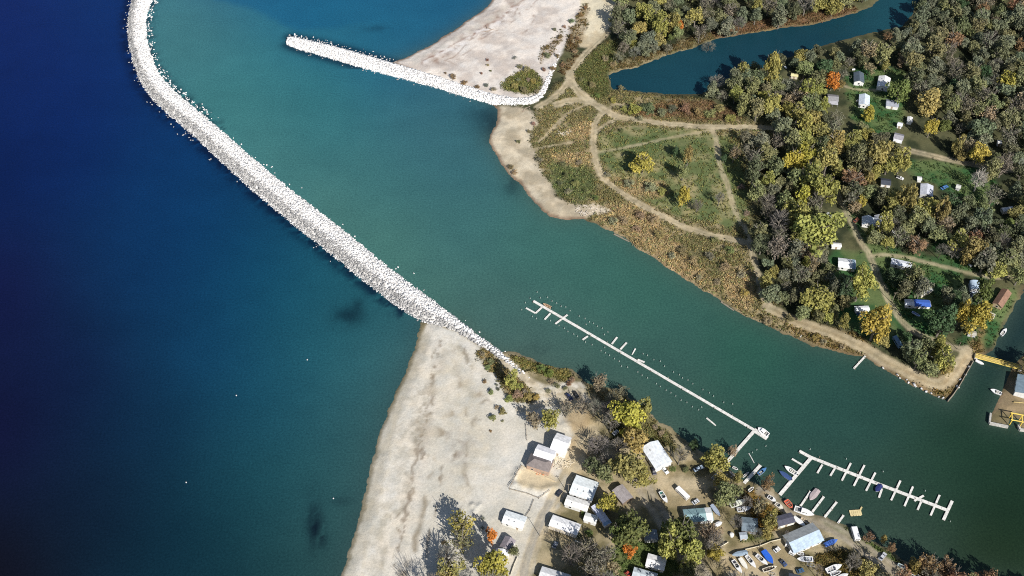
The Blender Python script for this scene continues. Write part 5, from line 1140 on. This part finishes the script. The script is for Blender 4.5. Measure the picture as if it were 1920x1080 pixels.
# colour of the leaves, the words for it, the habit
TC = {'Y': ((.40,.34,.075),'bright yellow','leafy'), 'YG': ((.315,.30,.095),'yellow-green','leafy'), 'G': ((.145,.18,.06),'leaf green','leafy'), 'GO': ((.32,.27,.10),'golden','leafy'), 'OR': ((.50,.205,.045),'bright orange','leafy'),
      'RU': ((.25,.155,.09),'rust brown','half'), 'OL': ((.225,.23,.11),'dull olive','leafy'), 'OD': ((.145,.155,.085),'dark olive','leafy'), 'DK': ((.075,.12,.06),'dark green','leafy'), 'GR': ((.205,.195,.14),'grey-brown thin-leaved','sparse'),
      'BG': ((.22,.215,.185),'grey leafless','bare'), 'TN': ((.32,.26,.165),'tan','half'), 'PB': ((.42,.41,.36),'pale leafless','bare'), 'GB': ((.19,.21,.135),'grey-green','leafy')}
TREES = []
def T(cx, cy, w, h, c, lab=None, kind=None): TREES.append([cx, cy, w, h, c, lab, kind])
for a in [(1206,306,40,31,'Y','yellow-topped tree with forked trunk standing alone in the upper field'),(1281,367,22,40,'Y','slim bright yellow tree alone at the lower edge of the field'),(1292,290,18,50,'GO','thin tall tan-gold poplar in the field'),(1281,322,24,34,'OL','dull olive tree with bare limbs in the field, under the tan poplar'),(1268,284,14,22,'DK','small dark green tree in the upper field'),
  (1349,372,18,28,'BG','small leafless tree at the lower edge of the field'),(1308,386,20,24,'GR','grey shrubby tree below the slim yellow tree'),(1377,288,22,34,'TN','tan bushy tree beside the cross track'),(1358,297,12,14,'DK','low dark green tree by the cross track'),
  (1222,34,36,34,'YG'),(1199,52,26,26,'GO'),(1240,50,28,40,'YG'),(1262,42,24,40,'GO'),(1275,52,14,24,'OR'),(1235,77,24,24,'GO'),(1258,71,14,14,'G'),(1190,85,18,20,'YG'),(1205,20,26,28,'YG'),(1160,55,28,34,'GR'),(1180,30,26,34,'GB'),(1165,18,26,30,'GR'),(1170,90,22,26,'GR'),(1160,106,20,22,'GR'),
  (1420,12,18,34,'YG'),(1535,8,30,24,'YG'),(1390,30,26,34,'GB'),(1330,80,26,26,'BG'),(1312,60,26,36,'GR'),
  (1394,132,22,36,'YG','pale yellow-green tree leaning over the creek bank, upright'),(1447,130,30,66,'YG','tallest yellow-green poplar beside the creek'),(1380,160,34,36,'OL'),(1345,150,30,24,'BG','leafless grey tree hanging over the creek end'),(1410,165,30,44,'OL'),(1445,195,34,44,'YG'),(1420,205,30,44,'OL'),(1478,160,26,34,'GB'),(1510,130,34,32,'OL'),(1500,168,30,40,'GR'),(1462,112,22,26,'OD'),(1355,178,24,26,'GR'),(1395,195,30,40,'OL'),
  (1562,150,28,38,'OR','bright orange maple behind the grey cottage'),(1576,160,14,20,'GO','small golden tree touching the bright orange maple'),(1628,212,24,26,'Y','small bright yellow tree below the pale blue-white cottage'),(1661,124,18,20,'YG','small yellow-green tree behind the white-roofed cottage'),(1630,128,24,26,'TN'),(1686,172,40,40,'G','leaning green tree over the grey-blue cottage'),
  (1515,172,24,46,'YG'),(1543,200,24,40,'YG'),(1740,190,46,44,'GO','wide olive-gold tree at the wood edge, right of the grey-blue cottage'),(1746,238,24,36,'Y','narrow gold-yellow tree beside the upper white shed'),(1890,150,34,36,'Y','yellow tree alone inside the thick wood at the right'),(1784,198,34,40,'OL'),(1812,200,36,40,'GR'),(1770,236,24,24,'G'),
  (1797,272,20,42,'GO','narrow orange-gold tree above the wide lane'),(1815,276,30,36,'TN'),(1806,290,22,22,'GO'),(1834,290,32,40,'Y','bright yellow bushy tree at the lane bend'),(1600,262,34,34,'YG'),(1648,290,46,52,'GO','round gold-brown tree below the grey clearing cottage'),(1691,300,30,46,'YG'),(1618,240,24,24,'OL'),
  (1512,292,38,48,'Y','yellow top of the great tree clump right of the field'),(1540,250,36,36,'GO','gold spiky tree at the top of the great clump'),(1565,268,42,44,'GO'),(1488,300,36,44,'Y'),(1552,300,40,52,'YG'),(1522,336,50,56,'YG'),(1490,338,36,44,'OL'),(1548,358,40,56,'YG'),(1504,370,32,40,'Y','yellow lobe lowest in the great clump'),(1470,375,34,40,'OL'),(1450,360,30,36,'GB'),(1440,290,40,44,'OL'),(1415,300,34,40,'GR'),(1425,265,36,36,'GB'),(1400,285,22,36,'GR'),(1460,265,30,34,'GR'),
  (1600,338,48,46,'RU','rust brown tree beside the camp lane, with a yellow top'),(1597,322,20,22,'GO','small golden tree behind the rust brown tree'),(1614,381,18,28,'Y','slim yellow tree between the rust tree and the A-frames'),(1532,433,82,68,'YG','biggest round yellow-green tree, by the pale shed'),(1493,432,20,26,'GO'),(1660,418,26,42,'YG','yellow-green tree covering the A-frame pair'),(1632,432,14,26,'G'),(1640,445,30,24,'OL'),
  (1700,372,30,60,'GO'),(1740,392,44,40,'YG'),(1765,400,26,52,'GO'),(1720,410,36,44,'OL'),(1780,380,36,40,'DK'),(1800,400,36,46,'GB'),(1720,460,40,28,'RU','rust bush-topped tree beside the lane lawn'),(1685,445,34,40,'GR'),(1760,440,36,30,'OL'),(1835,338,30,44,'PB','pale leafless tree standing on the shaded lawn'),(1914,305,10,30,'PB'),(1790,470,34,34,'BG','leafless grey tree at the tip of the lane lawn'),(1765,470,22,30,'BG'),
  (1524,500,22,44,'TN'),(1535,558,54,52,'YG','broad yellow-green tree by the bank bend'),(1505,585,30,24,'OL'),(1500,548,20,24,'GR'),(1555,505,28,24,'OL'),(1565,540,26,40,'GB'),(1618,508,24,26,'YG'),(1614,535,44,58,'YG','large yellow-green tree right below the white cottage'),(1585,545,26,50,'DK'),(1583,602,20,36,'GO'),(1644,608,52,62,'Y','two-toned yellow tree by the short white camper'),(1655,640,26,24,'GO'),
  (1713,520,46,44,'OL','drooping olive tree over the grey awning'),(1728,540,34,44,'GB'),(1768,604,52,62,'DK','large dark green tree beside two yellow trees'),(1806,585,26,60,'Y','narrower of two deep yellow trees near the footbridge'),(1838,592,42,60,'Y','wider of two deep yellow trees near the footbridge'),(1815,615,24,20,'GO'),(1845,545,28,46,'G','green tree right of the silver-blue cabin'),(1885,490,50,50,'OL'),(1860,470,36,36,'GB'),(1905,470,36,44,'OL'),(1870,510,36,26,'YG'),(1905,400,26,26,'GO'),(1890,420,22,20,'G'),
  (1708,655,30,44,'GB'),(1735,648,28,36,'OL'),(1722,675,30,40,'OL'),(1757,650,34,36,'YG'),(1770,675,30,44,'YG'),(1745,690,36,36,'OL'),(1775,692,26,26,'GO'),(1700,636,20,26,'DK'),(1620,612,22,18,'GR'),
  (960,712,22,36,'YG','green-gold willow at the end of the rubble spit'),(1000,787,32,36,'TN','tan half of the willow pair above the sand house'),(1030,786,34,38,'YG','green half of the willow pair above the sand house'),(1062,768,28,34,'GR','grey thin tree behind the willow pair'),
  (1124,716,30,38,'TN','pale tan tree at the water edge by the spit cars'),(1166,732,24,20,'GR'),(1148,752,30,36,'BG','leafless tree behind the big yellow shore tree'),(1115,765,28,36,'BG'),(1176,783,58,58,'Y','big bright yellow shore tree, greener on its water side'),(1210,766,24,38,'YG','small yellow-green tree at the water beside the big yellow shore tree'),(1192,822,44,44,'GO','golden lower mate of the big yellow shore tree'),(1122,835,40,36,'BG','leafless tree with dark shade behind the sandy road'),(1160,838,34,34,'BG'),
  (1180,878,62,56,'GO','broad golden tree beside the weathered mauve shed'),(1205,895,34,36,'YG'),(1110,872,28,36,'OD'),(1135,885,34,40,'OL'),(1141,944,36,34,'Y','small yellow-orange tree beside the lavender trailer'),(1180,990,64,62,'G','round leaf green tree behind the grey garage'),(1160,1000,30,40,'G'),(1278,1000,66,62,'G','biggest green tree in the trailer park'),(1256,1020,38,56,'YG'),(1298,1035,44,56,'YG','yellow-green lower half of the big green tree'),
  (1332,998,40,44,'TN','tan-gold thin tree beside the yard'),(1340,1040,28,24,'Y'),(1180,1033,24,24,'OR','small round orange tree on the lawn'),(1130,1045,44,50,'GR'),(1150,1065,26,30,'TN'),(1108,1055,30,36,'GR'),(1344,860,46,48,'YG','yellow-green tree where the long dock comes ashore'),(1376,838,18,26,'TN'),(1362,925,48,50,'OL'),(1350,900,26,24,'GO'),(1385,895,20,24,'GO'),(1275,855,30,38,'BG'),(1300,835,20,24,'DK'),
  (1440,905,24,34,'RU','rust tree on the bank beside the dock stem'),(1425,950,26,40,'TN'),(1445,975,24,36,'GO'),(1437,1000,22,20,'GO'),(1400,945,22,36,'BG'),(1380,980,26,30,'BG'),(1420,1000,20,24,'BG'),
  (866,984,46,36,'YG','yellow-green crown of the tallest beach tree','half'),(866,1016,46,44,'OL','thin olive lower crown below the tallest beach tree','sparse'),(925,1064,54,38,'Y','yellow-gold tree beside the white beach cottage'),(842,1070,44,34,'GO',None,'half'),(921,1004,20,32,'OR','orange-brown slim tree beside the mauve-grey cottage'),(964,1034,20,22,'OD','round dark olive tree in the corner of the white beach cottage'),(812,1098,44,44,'BG'),
  (1658,1008,12,22,'GO','tiny golden tree on the marina bank'),(1631,1006,20,16,'RU','small red-brown tree on the marina bank'),(1672,1026,16,22,'RU'),(1740,1058,44,32,'RU','wide rust shrubby tree on the bottom bank'),(1775,1066,40,26,'RU'),(1715,1062,24,22,'GO'),(1625,1068,32,34,'GO','golden tree near the bottom edge of the boat yard'),(1600,1055,30,40,'BG'),(1650,1085,30,26,'GR'),(1535,1070,18,26,'BG'),(1850,1092,44,24,'RU'),(1900,1105,40,24,'RU'),(1940,690,40,44,'OL'),(1930,668,26,26,'RU'),(1475,1000,8,20,'BG')]: T(*a)
for t_ in TREES:
    if t_[4] in ('Y','YG','GO','G') and t_[2] > 20 and t_[2] < 60: t_[2] *= 1.1; t_[3] *= 1.1
NMAN = len(TREES)
# fill the woods
def px_in(poly, x, y): return bool(inside(np.array([x]), np.array([y]), poly)[0])
LANES = [(p, w) for p, w, _ in TR]
def clear(x, y, w):
    for (a, b_, r) in TAKEN:
        if (x-a)**2+(y-b_)**2 < (r+w*.42)**2: return False
    return True
LP = [(np.array(smooth_poly(p, False, 1), float), w) for p, w, _ in TR]
def lane_ok(x, y, w):
    g = G((x, y+w*.35), 1)
    for P, lw in LANEW:
        if float(pdist(np.array([g[0]]), np.array([g[1]]), P)[0]) < lw*.5+1.6: return False
    return True
LANEW = [(GP([tuple(q_) for q_ in P]), w) for P, w in LP]
OPEN = [[(1605,440),(1640,470),(1700,478),(1780,470),(1850,518),(1790,545),(1740,530),(1700,500),(1650,500)],[(1715,300),(1865,325),(1865,352),(1760,342)],[(1588,130),(1690,130),(1700,170),(1690,250),(1612,256)],[(1650,510),(1690,540),(1700,600),(1760,650),(1690,605)],[(1850,555),(1910,560),(1870,640),(1850,640)]]
OPEN += [[(1560,335),(1600,395),(1640,470),(1620,475),(1570,400),(1545,345)],[(1690,250),(1760,262),(1760,290),(1700,285)],[(1860,325),(1990,330),(1990,350),(1870,350)],[(1600,560),(1640,560),(1640,600),(1600,600)]]
GRID = {}
def put(t): GRID.setdefault((int(t[0]//60), int(t[1]//60)), []).append(t)
for t_ in TREES: put(t_)
def fill(poly, sx, cols, wts, n, size, seed, dens=.62):
    rl = random.Random(seed); P = np.array(poly, float); x0, y0 = P.min(0); x1, y1 = P.max(0); bad = 0
    for _ in range(n):
        x = rl.uniform(x0, x1); y = rl.uniform(y0, y1)
        if not px_in(poly, x, y) or any(px_in(o, x, y) for o in OPEN): continue
        s = scale_at(y)/3.2; w = rl.uniform(*size)*s; h = w*rl.uniform(.95,1.35)
        if not clear(x, y, w) or not lane_ok(x, y, w): continue
        ok = True
        for gx_ in (-1,0,1):
            for gy_ in (-1,0,1):
                for o in GRID.get((int(x//60)+gx_, int(y//60)+gy_), ()):
                    if ((x-o[0])**2+((y-o[1])*1.15)**2) < ((w+o[2])*.5*dens)**2: ok = False; break
                if not ok: break
            if not ok: break
        if ok:
            g = G((x, y+h*.4), 1.0)
            wz = max(min(sd1(g, nW), -sd1(g, pW)), sd1(g, sW), sd1(g, rW))
            if wz < 1.5: continue
            T(round(x,1), round(y,1), round(w,1), round(h,1), rl.choices(cols, wts)[0]); put(TREES[-1])
def sd1(g, poly):
    return float(sdf(np.array([g[0]]), np.array([g[1]]), poly)[0])
fill([(1160,-150),(1630,-150),(1640,-10),(1600,14),(1530,30),(1400,46),(1335,62),(1300,78),(1230,98),(1160,112),(1152,60)], 26, ['GR','OL','GB','YG','OD','TN','BG'], [3,5,5,2.5,2,1,1], 900, (20,40), 1)
fill([(1745,-150),(2060,-150),(2060,310),(1870,302),(1800,250),(1770,215),(1700,160),(1690,115),(1640,112),(1560,128),(1500,140),(1480,120),(1560,92),(1620,78),(1690,62),(1725,10)], 28, ['GR','OL','GB','OD','RU','TN','BG','DK','YG'], [4,5,7,4,.8,.8,1.5,1.5,.3], 2200, (20,42), 2)
fill([(1310,172),(1430,120),(1560,90),(1600,125),(1590,180),(1560,200),(1580,250),(1500,245),(1400,238),(1385,205)], 26, ['OL','GB','YG','GR','OD','TN'], [5,4,3,1.5,2,1], 700, (22,40), 3)
fill([(1395,250),(1480,248),(1590,255),(1640,250),(1700,262),(1690,330),(1600,400),(1560,430),(1440,425),(1405,330)], 26, ['OL','GR','GB','OD','BG','YG'], [5,2,3,3,1,2.5], 700, (22,40), 4)
fill([(1420,425),(1500,440),(1600,470),(1600,560),(1570,612),(1500,600),(1450,575),(1425,500)], 24, ['OL','GR','GB','OD','TN','YG'], [5,2,4,3,1,2.5], 600, (18,38), 5)
fill([(1600,330),(1700,340),(1800,380),(1990,340),(1990,470),(1920,520),(1850,500),(1800,470),(1740,450),(1680,470),(1620,440),(1600,390)], 26, ['OL','GR','GB','OD','RU','TN','BG','GO','YG'], [5,2,4,3,1,1,1.5,.8,1.5], 800, (22,40), 6)
fill([(1850,250),(1990,290),(1990,350),(1860,340)], 26, ['OL','GR','OD','BG'], [3,4,4,3], 200, (22,34), 7)
fill([(1640,500),(1700,520),(1720,560),(1690,560),(1660,520)], 24, ['DK','OD'], [1,1], 60, (18,26), 8)
fill([(1790,495),(1850,520),(1820,560),(1780,580),(1750,545)], 24, ['DK','OD','GB'], [1,1,1], 60, (18,28), 9)
fill([(1085,745),(1150,760),(1150,850),(1110,900),(1080,880),(1110,810)], 24, ['BG','GR','OL'], [4,2,1], 34, (22,34), 10)
fill([(1240,960),(1240,990),(1290,970),(1400,900),(1440,960),(1400,1020),(1320,1060),(1270,1085),(1230,1020)], 28, ['OL','BG','OD','TN','GR'], [3,3,2,1,2], 160, (22,34), 11)
fill([(1060,1020),(1150,1030),(1160,1100),(1080,1110)], 28, ['GR','BG','TN'], [3,3,1], 80, (26,38), 12)
fill([(1690,1058),(1990,1120),(1990,1160),(1690,1110)], 26, ['RU','GR','OL'], [3,1,1], 100, (24,36), 13)
fill([(830,1040),(930,1080),(980,1100),(960,1180),(800,1180),(790,1090)], 28, ['BG','GR','GO'], [3,3,1], 40, (30,44), 14)
fill([(1080,1090),(1500,1100),(1500,1200),(1080,1200)], 30, ['OL','G','GR','BG'], [2,1,2,1], 120, (34,50), 15)

SIZE = lambda w, s: 'small' if w/s < 6.2 else ('tall' if w/s > 10.5 else '')
def place(t_, stuff=None):
    cx, cy, w, h, c, lab, kind = t_
    colr, word, kd = TC[c]; kd = kind or kd; rl = random.Random(int(cx*31+cy*17))
    s = scale_at(cy); r = w/2/s; v = (cy-H/2)/F; ph = TH+math.atan(v)
    b_ = math.sqrt(max((h/2/s)**2-(r*math.sin(ph))**2, (.62*r)**2))/math.cos(ph)*.92; b_ = min(max(b_, .72*r), 2.6*r)
    ht = 2*b_+max(1.4, .35*r); zc = ht-b_
    if kd == 'leafy' and b_ > 1.7*r: kd = 'tall'
    x, y = G((cx, cy), 1.0+zc); gz = ground_z(x, y)
    rr = r*1.12
    jit_ = rl.uniform(.84,1.16); colr = tuple(min(.8, max(.01, ch*jit_*rl.uniform(.93,1.07))) for ch in colr)
    cm = CM[kd][rl.randrange(len(CM[kd]))]; tm = PALEM if c == 'PB' else TM[kd][rl.randrange(3)]
    rz = rl.uniform(0, 6.28)
    if stuff is not None:
        n = len(cm.vertices); co = np.empty(n*3, np.float32); cm.vertices.foreach_get('co', co); co = co.reshape(-1,3)*np.array((rr,rr,b_*1.06))
        co = np.stack([co[:,0]*math.cos(rz)-co[:,1]*math.sin(rz)+x, co[:,0]*math.sin(rz)+co[:,1]*math.cos(rz)+y, co[:,2]+gz+zc], -1)
        tn = np.empty(len(cm.polygons), np.float32); cm.attributes['tone'].data.foreach_get('value', tn); stuff.append((co, tn, colr, tm, (x, y, gz), rr, ht, rz)); return None
    root = empty('tree', (x, y, gz-.1), rz)
    cr = bpy.data.objects.new('crown', cm); COL.objects.link(cr); cr.parent = root; cr.location = (0,0,zc); cr.scale = (rr,rr,b_*1.06); cr.color = (*colr, 1)
    tr = bpy.data.objects.new('trunk', tm); COL.objects.link(tr); tr.parent = root; tr.scale = (rr,rr,ht*.98)
    return root
LM += [(1860,622,'the canal mouth'),(1250,140,'the creek end'),(1450,85,'the middle of the creek'),(1640,30,'the bend of the creek'),(1460,243,'the end of the field track'),(1412,500,'the bank track'),(1137,70,'the sandy clearing'),(1790,305,'the wide lane'),(1625,470,'the camp lane fork'),(1700,615,'the camp lane bend'),(1230,930,'the dirt lot'),(1280,1060,'the gravel street'),(1650,1040,'the marina road end'),(1358,872,'the foot of the long dock'),(1462,928,'the foot of the comb-shaped dock'),(1012,740,'the rubble spit'),(1090,790,'the sandy yard')]
order = sorted(range(len(TREES)), key=lambda i: -(TREES[i][2]*TREES[i][3]*(1e3 if TREES[i][5] else 1)*(.01 if not (-10 < TREES[i][0] < W+10 and -10 < TREES[i][1] < H+10) else 1)))
near = set(order[:300]); rest = []
used = {}
def describe(t_):
    cx, cy, w, h, c = t_[:5]; s = scale_at(cy)
    L = sorted(LM, key=lambda q_: (q_[0]-cx)**2+(q_[1]-cy)**2)[:6]
    base = (SIZE(w, s)+' ' if SIZE(w, s) else '')+TC[c][1]+' tree'
    def rel(q_):
        dx, dy = cx-q_[0], cy-q_[1]
        if abs(dx) > abs(dy)*1.2: return 'right of' if dx > 0 else 'left of'
        return 'below' if dy > 0 else 'above'
    for q_ in L[:2]:
        for form in (f'{base} {rel(q_)} {q_[2]}', f'slender {base} {rel(q_)} {q_[2]}' if h > 1.45*w else None):
            if form and form not in used and len(form.split()) <= 16: return form, None
    q_ = L[0]; form = f'{base} {rel(q_)} {q_[2]}'
    return form, f'{TC[c][1]} trees around {q_[2]}'
for i, t_ in enumerate(TREES):
    if i in near:
        o = place(t_)
        if t_[5]: lab, g = t_[5], None
        else: lab, g = describe(t_)
        if g and lab in used and 'group' not in used[lab]: used[lab]['group'] = g
        used.setdefault(lab, o); tag(o, lab, 'tree', g)
    else: place(t_, rest)
if rest:
    V = []; Fq = []; tone = []; C = []; n = 0
    for co, tn, colr, tm, loc, rr, ht, rz in rest:
        V.append(co); k = len(co)//4; Fq.append(np.arange(4*k).reshape(-1,4)+n); n += len(co); tone.append(tn); C.append(np.tile(colr, (len(co),1)))
        a = rz  # a plain tapered stem under each far crown
        q_ = np.array([(math.cos(u)*.07*rr, math.sin(u)*.07*rr, 0) for u in (0,1.57,3.14,4.71)])+np.array(loc); tp = q_*1.0; tp[:,2] += ht*.75; tp[:,:2] = np.array(loc)[:2]+(q_[:,:2]-np.array(loc)[:2])*.4
        V.append(np.concatenate([q_, tp])); Fq.append(np.array([(0,1,5,4),(1,2,6,5),(2,3,7,6),(3,0,4,7)])+n); n += 8; tone.append(np.full(4,.5)); C.append(np.tile((.1,.085,.07), (8,1)))
    me = mesh_np('distant_woods', np.concatenate(V), np.concatenate(Fq)); attr(me, 'tone', 'FLOAT', 'FACE', np.concatenate(tone)); attr(me, 'leafcol', 'FLOAT_COLOR', 'POINT', col4(np.concatenate(C)))
    tag(link('distant_woods', me, M['leafmix']), kind='stuff')
print('TREES', NMAN, len(TREES), len(rest))

# ------------------------------------------------------------------ shrubs
SH = [(1078,97,12,14,'TN'),(1088,28,12,10,'RU'),(1098,14,10,10,'RU'),(1072,40,12,10,'GB'),(1040,55,8,10,'GB'),(1058,50,8,10,'TN'),(1050,70,12,8,'RU'),(1071,72,10,10,'RU'),(1082,72,10,12,'RU'),(1027,105,14,18,'GB'),(1045,105,10,12,'RU'),(965,108,10,12,'BG'),(975,125,12,12,'OL'),(988,130,16,14,'TN'),(965,162,14,11,'YG'),(982,170,16,11,'OL'),(1000,152,13,11,'YG'),(1006,172,12,9,'TN'),(990,150,10,9,'TN'),(972,150,9,8,'OL'),(912,160,10,10,'GB'),(925,168,12,8,'TN'),(914,112,7,7,'RU'),(915,122,6,6,'TN'),(920,133,5,5,'OD'),(903,138,6,8,'RU'),(850,143,14,6,'RU'),(870,155,14,6,'RU'),(895,163,10,5,'RU'),(835,137,6,4,'RU'),(808,140,8,5,'TN'),
  (1055,122,12,14,'RU'),(1036,128,12,8,'RU'),(1020,130,10,10,'RU'),(972,266,8,8,'OD'),(992,247,10,10,'OL'),(1000,232,10,10,'TN'),(1012,300,12,14,'GB'),(958,312,12,10,'RU'),(965,322,12,10,'TN'),(1117,372,14,12,'G'),
  (909,716,10,8,'RU'),(920,735,12,14,'OL'),(934,730,8,8,'OD'),(931,722,6,6,'GB'),(932,764,10,12,'TN'),(942,772,14,12,'OL'),(924,784,14,14,'OL'),(955,748,16,14,'YG'),(970,740,20,14,'TN'),(990,745,18,14,'GO'),(1005,745,14,12,'YG'),(975,725,16,14,'YG'),(985,735,14,11,'TN'),(905,664,12,9,'TN'),(920,678,15,10,'OL'),(915,690,12,8,'OL'),(942,790,6,6,'TN'),(920,808,6,5,'RU'),
  (1015,690,20,14,'G'),(1030,700,18,14,'G'),(1072,712,14,10,'TN'),(1033,716,12,10,'TN'),(1045,724,14,10,'OL'),(1060,728,10,8,'OD'),(1028,733,12,10,'TN'),(1067,720,12,8,'RU'),
  (832,1018,12,8,'RU'),(905,990,10,20,'BG'),(905,972,10,18,'BG'),(1095,962,12,14,'G'),(1105,1000,16,16,'G'),(1085,1005,12,10,'OD'),(1066,1026,8,9,'RU'),(1160,1045,10,10,'OL'),(1250,880,10,10,'OL'),(1262,880,14,14,'G'),(1285,880,14,16,'OD'),(1240,812,14,12,'TN'),(1228,800,12,10,'TN'),
  (1170,205,16,14,'GO'),(1190,206,24,18,'YG'),(1215,205,26,18,'OD'),(1240,212,22,16,'GB'),(1262,205,20,14,'OD'),(1285,205,24,18,'RU'),(1310,210,22,16,'GO'),(1330,215,24,18,'OL'),(1350,205,20,20,'GO'),(1370,222,20,16,'GO'),(1150,188,14,12,'GO'),(1200,222,14,8,'TN'),(1165,165,14,10,'OL'),(1110,160,14,12,'OL'),(1120,180,12,10,'G'),(1090,150,12,10,'OL'),(1135,110,14,14,'TN'),(1150,120,14,12,'TN'),
  (1130,250,10,10,'OL'),(1165,245,10,10,'OD'),(1140,330,14,12,'TN'),(1180,345,22,16,'TN'),(1220,352,26,18,'TN'),(1240,360,20,14,'GO'),(1170,415,20,13,'TN'),(1200,405,22,15,'TN'),(1225,410,22,18,'TN'),(1195,430,16,10,'TN'),(1235,440,20,14,'GO'),(1150,415,20,14,'TN'),(1280,470,20,14,'OL'),(1300,490,22,14,'TN'),(1330,480,20,16,'GB'),(1360,500,22,18,'TN'),(1390,515,18,13,'TN'),(1395,550,20,24,'GO'),(1345,530,16,9,'TN'),(1310,520,15,9,'TN'),(1260,480,16,10,'TN'),(1370,470,18,14,'OL'),(1340,450,16,12,'OL'),(1400,400,14,14,'TN'),(1390,350,14,16,'TN'),(1060,330,14,10,'G'),(1080,345,16,12,'OL'),(1065,360,16,12,'TN'),(1050,345,12,10,'OD'),(1100,360,14,12,'OL'),(1085,305,14,10,'TN'),(1055,308,14,10,'OD'),
  (1440,600,20,10,'TN'),(1480,598,18,14,'OL'),(1530,632,16,10,'GO'),(1545,640,14,8,'TN'),(1580,650,14,8,'TN'),(1640,690,12,8,'TN'),(1480,640,10,6,'GO')]
SWORD = {'RU':'rust brown','TN':'tan','OL':'olive','OD':'dark olive','YG':'yellow-green','G':'green','GB':'grey-green','GO':'golden','BG':'grey twiggy','GR':'grey'}
SPLACE = lambda x, y: ('on the upper beach' if x < 1030 and y < 185 else 'along the jetty spur' if y < 150 and x < 1110 else 'above the small bay' if y < 400 and x < 1060 else 'by the creek end' if y < 240 else 'on the field edge' if y < 400 else 'on the bay bank scrub' if x < 1260 and y < 450 else 'on the harbour bank scrub' if y < 660 and x > 1200 else 'on the rubble spit' if y < 770 and x < 1120 else 'on the near beach' if x < 960 else 'in the trailer park')
for (cx, cy, w, h, c) in SH:
    s = scale_at(cy); r = w/2/s; rl = random.Random(int(cx*7+cy*3)); x, y = G((cx, cy), 1.2+r*.5); kd = {'BG':'sparse'}.get(c, TC[c][2]); kd = 'half' if kd == 'leafy' and rl.random() < .5 else kd
    if sd1((x, y), pW) > -1 or max(sd1((x, y), nW), sd1((x, y), sW)) < 1.5: continue
    root = empty('shrub', (x, y, ground_z(x, y)), rl.uniform(0,6.28)); cm = CM[kd][rl.randrange(len(CM[kd]))]
    colr = tuple(min(.8, ch*rl.uniform(.85,1.15)) for ch in TC[c][0])
    cr = bpy.data.objects.new('foliage', cm); COL.objects.link(cr); cr.parent = root; cr.location = (0,0,r*.6); cr.scale = (r*1.1,r*1.1,r*.85); cr.color = (*colr,1)
    st_ = bpy.data.objects.new('stem', TM['half'][rl.randrange(3)]); COL.objects.link(st_); st_.parent = root; st_.scale = (r*.7,r*.7,r*1.1)
    wd_ = SWORD.get(c, 'dull'); pl_ = SPLACE(cx, cy); tag(root, f'low {wd_} shrub {pl_}', 'shrub', f'{wd_} shrubs {pl_}')
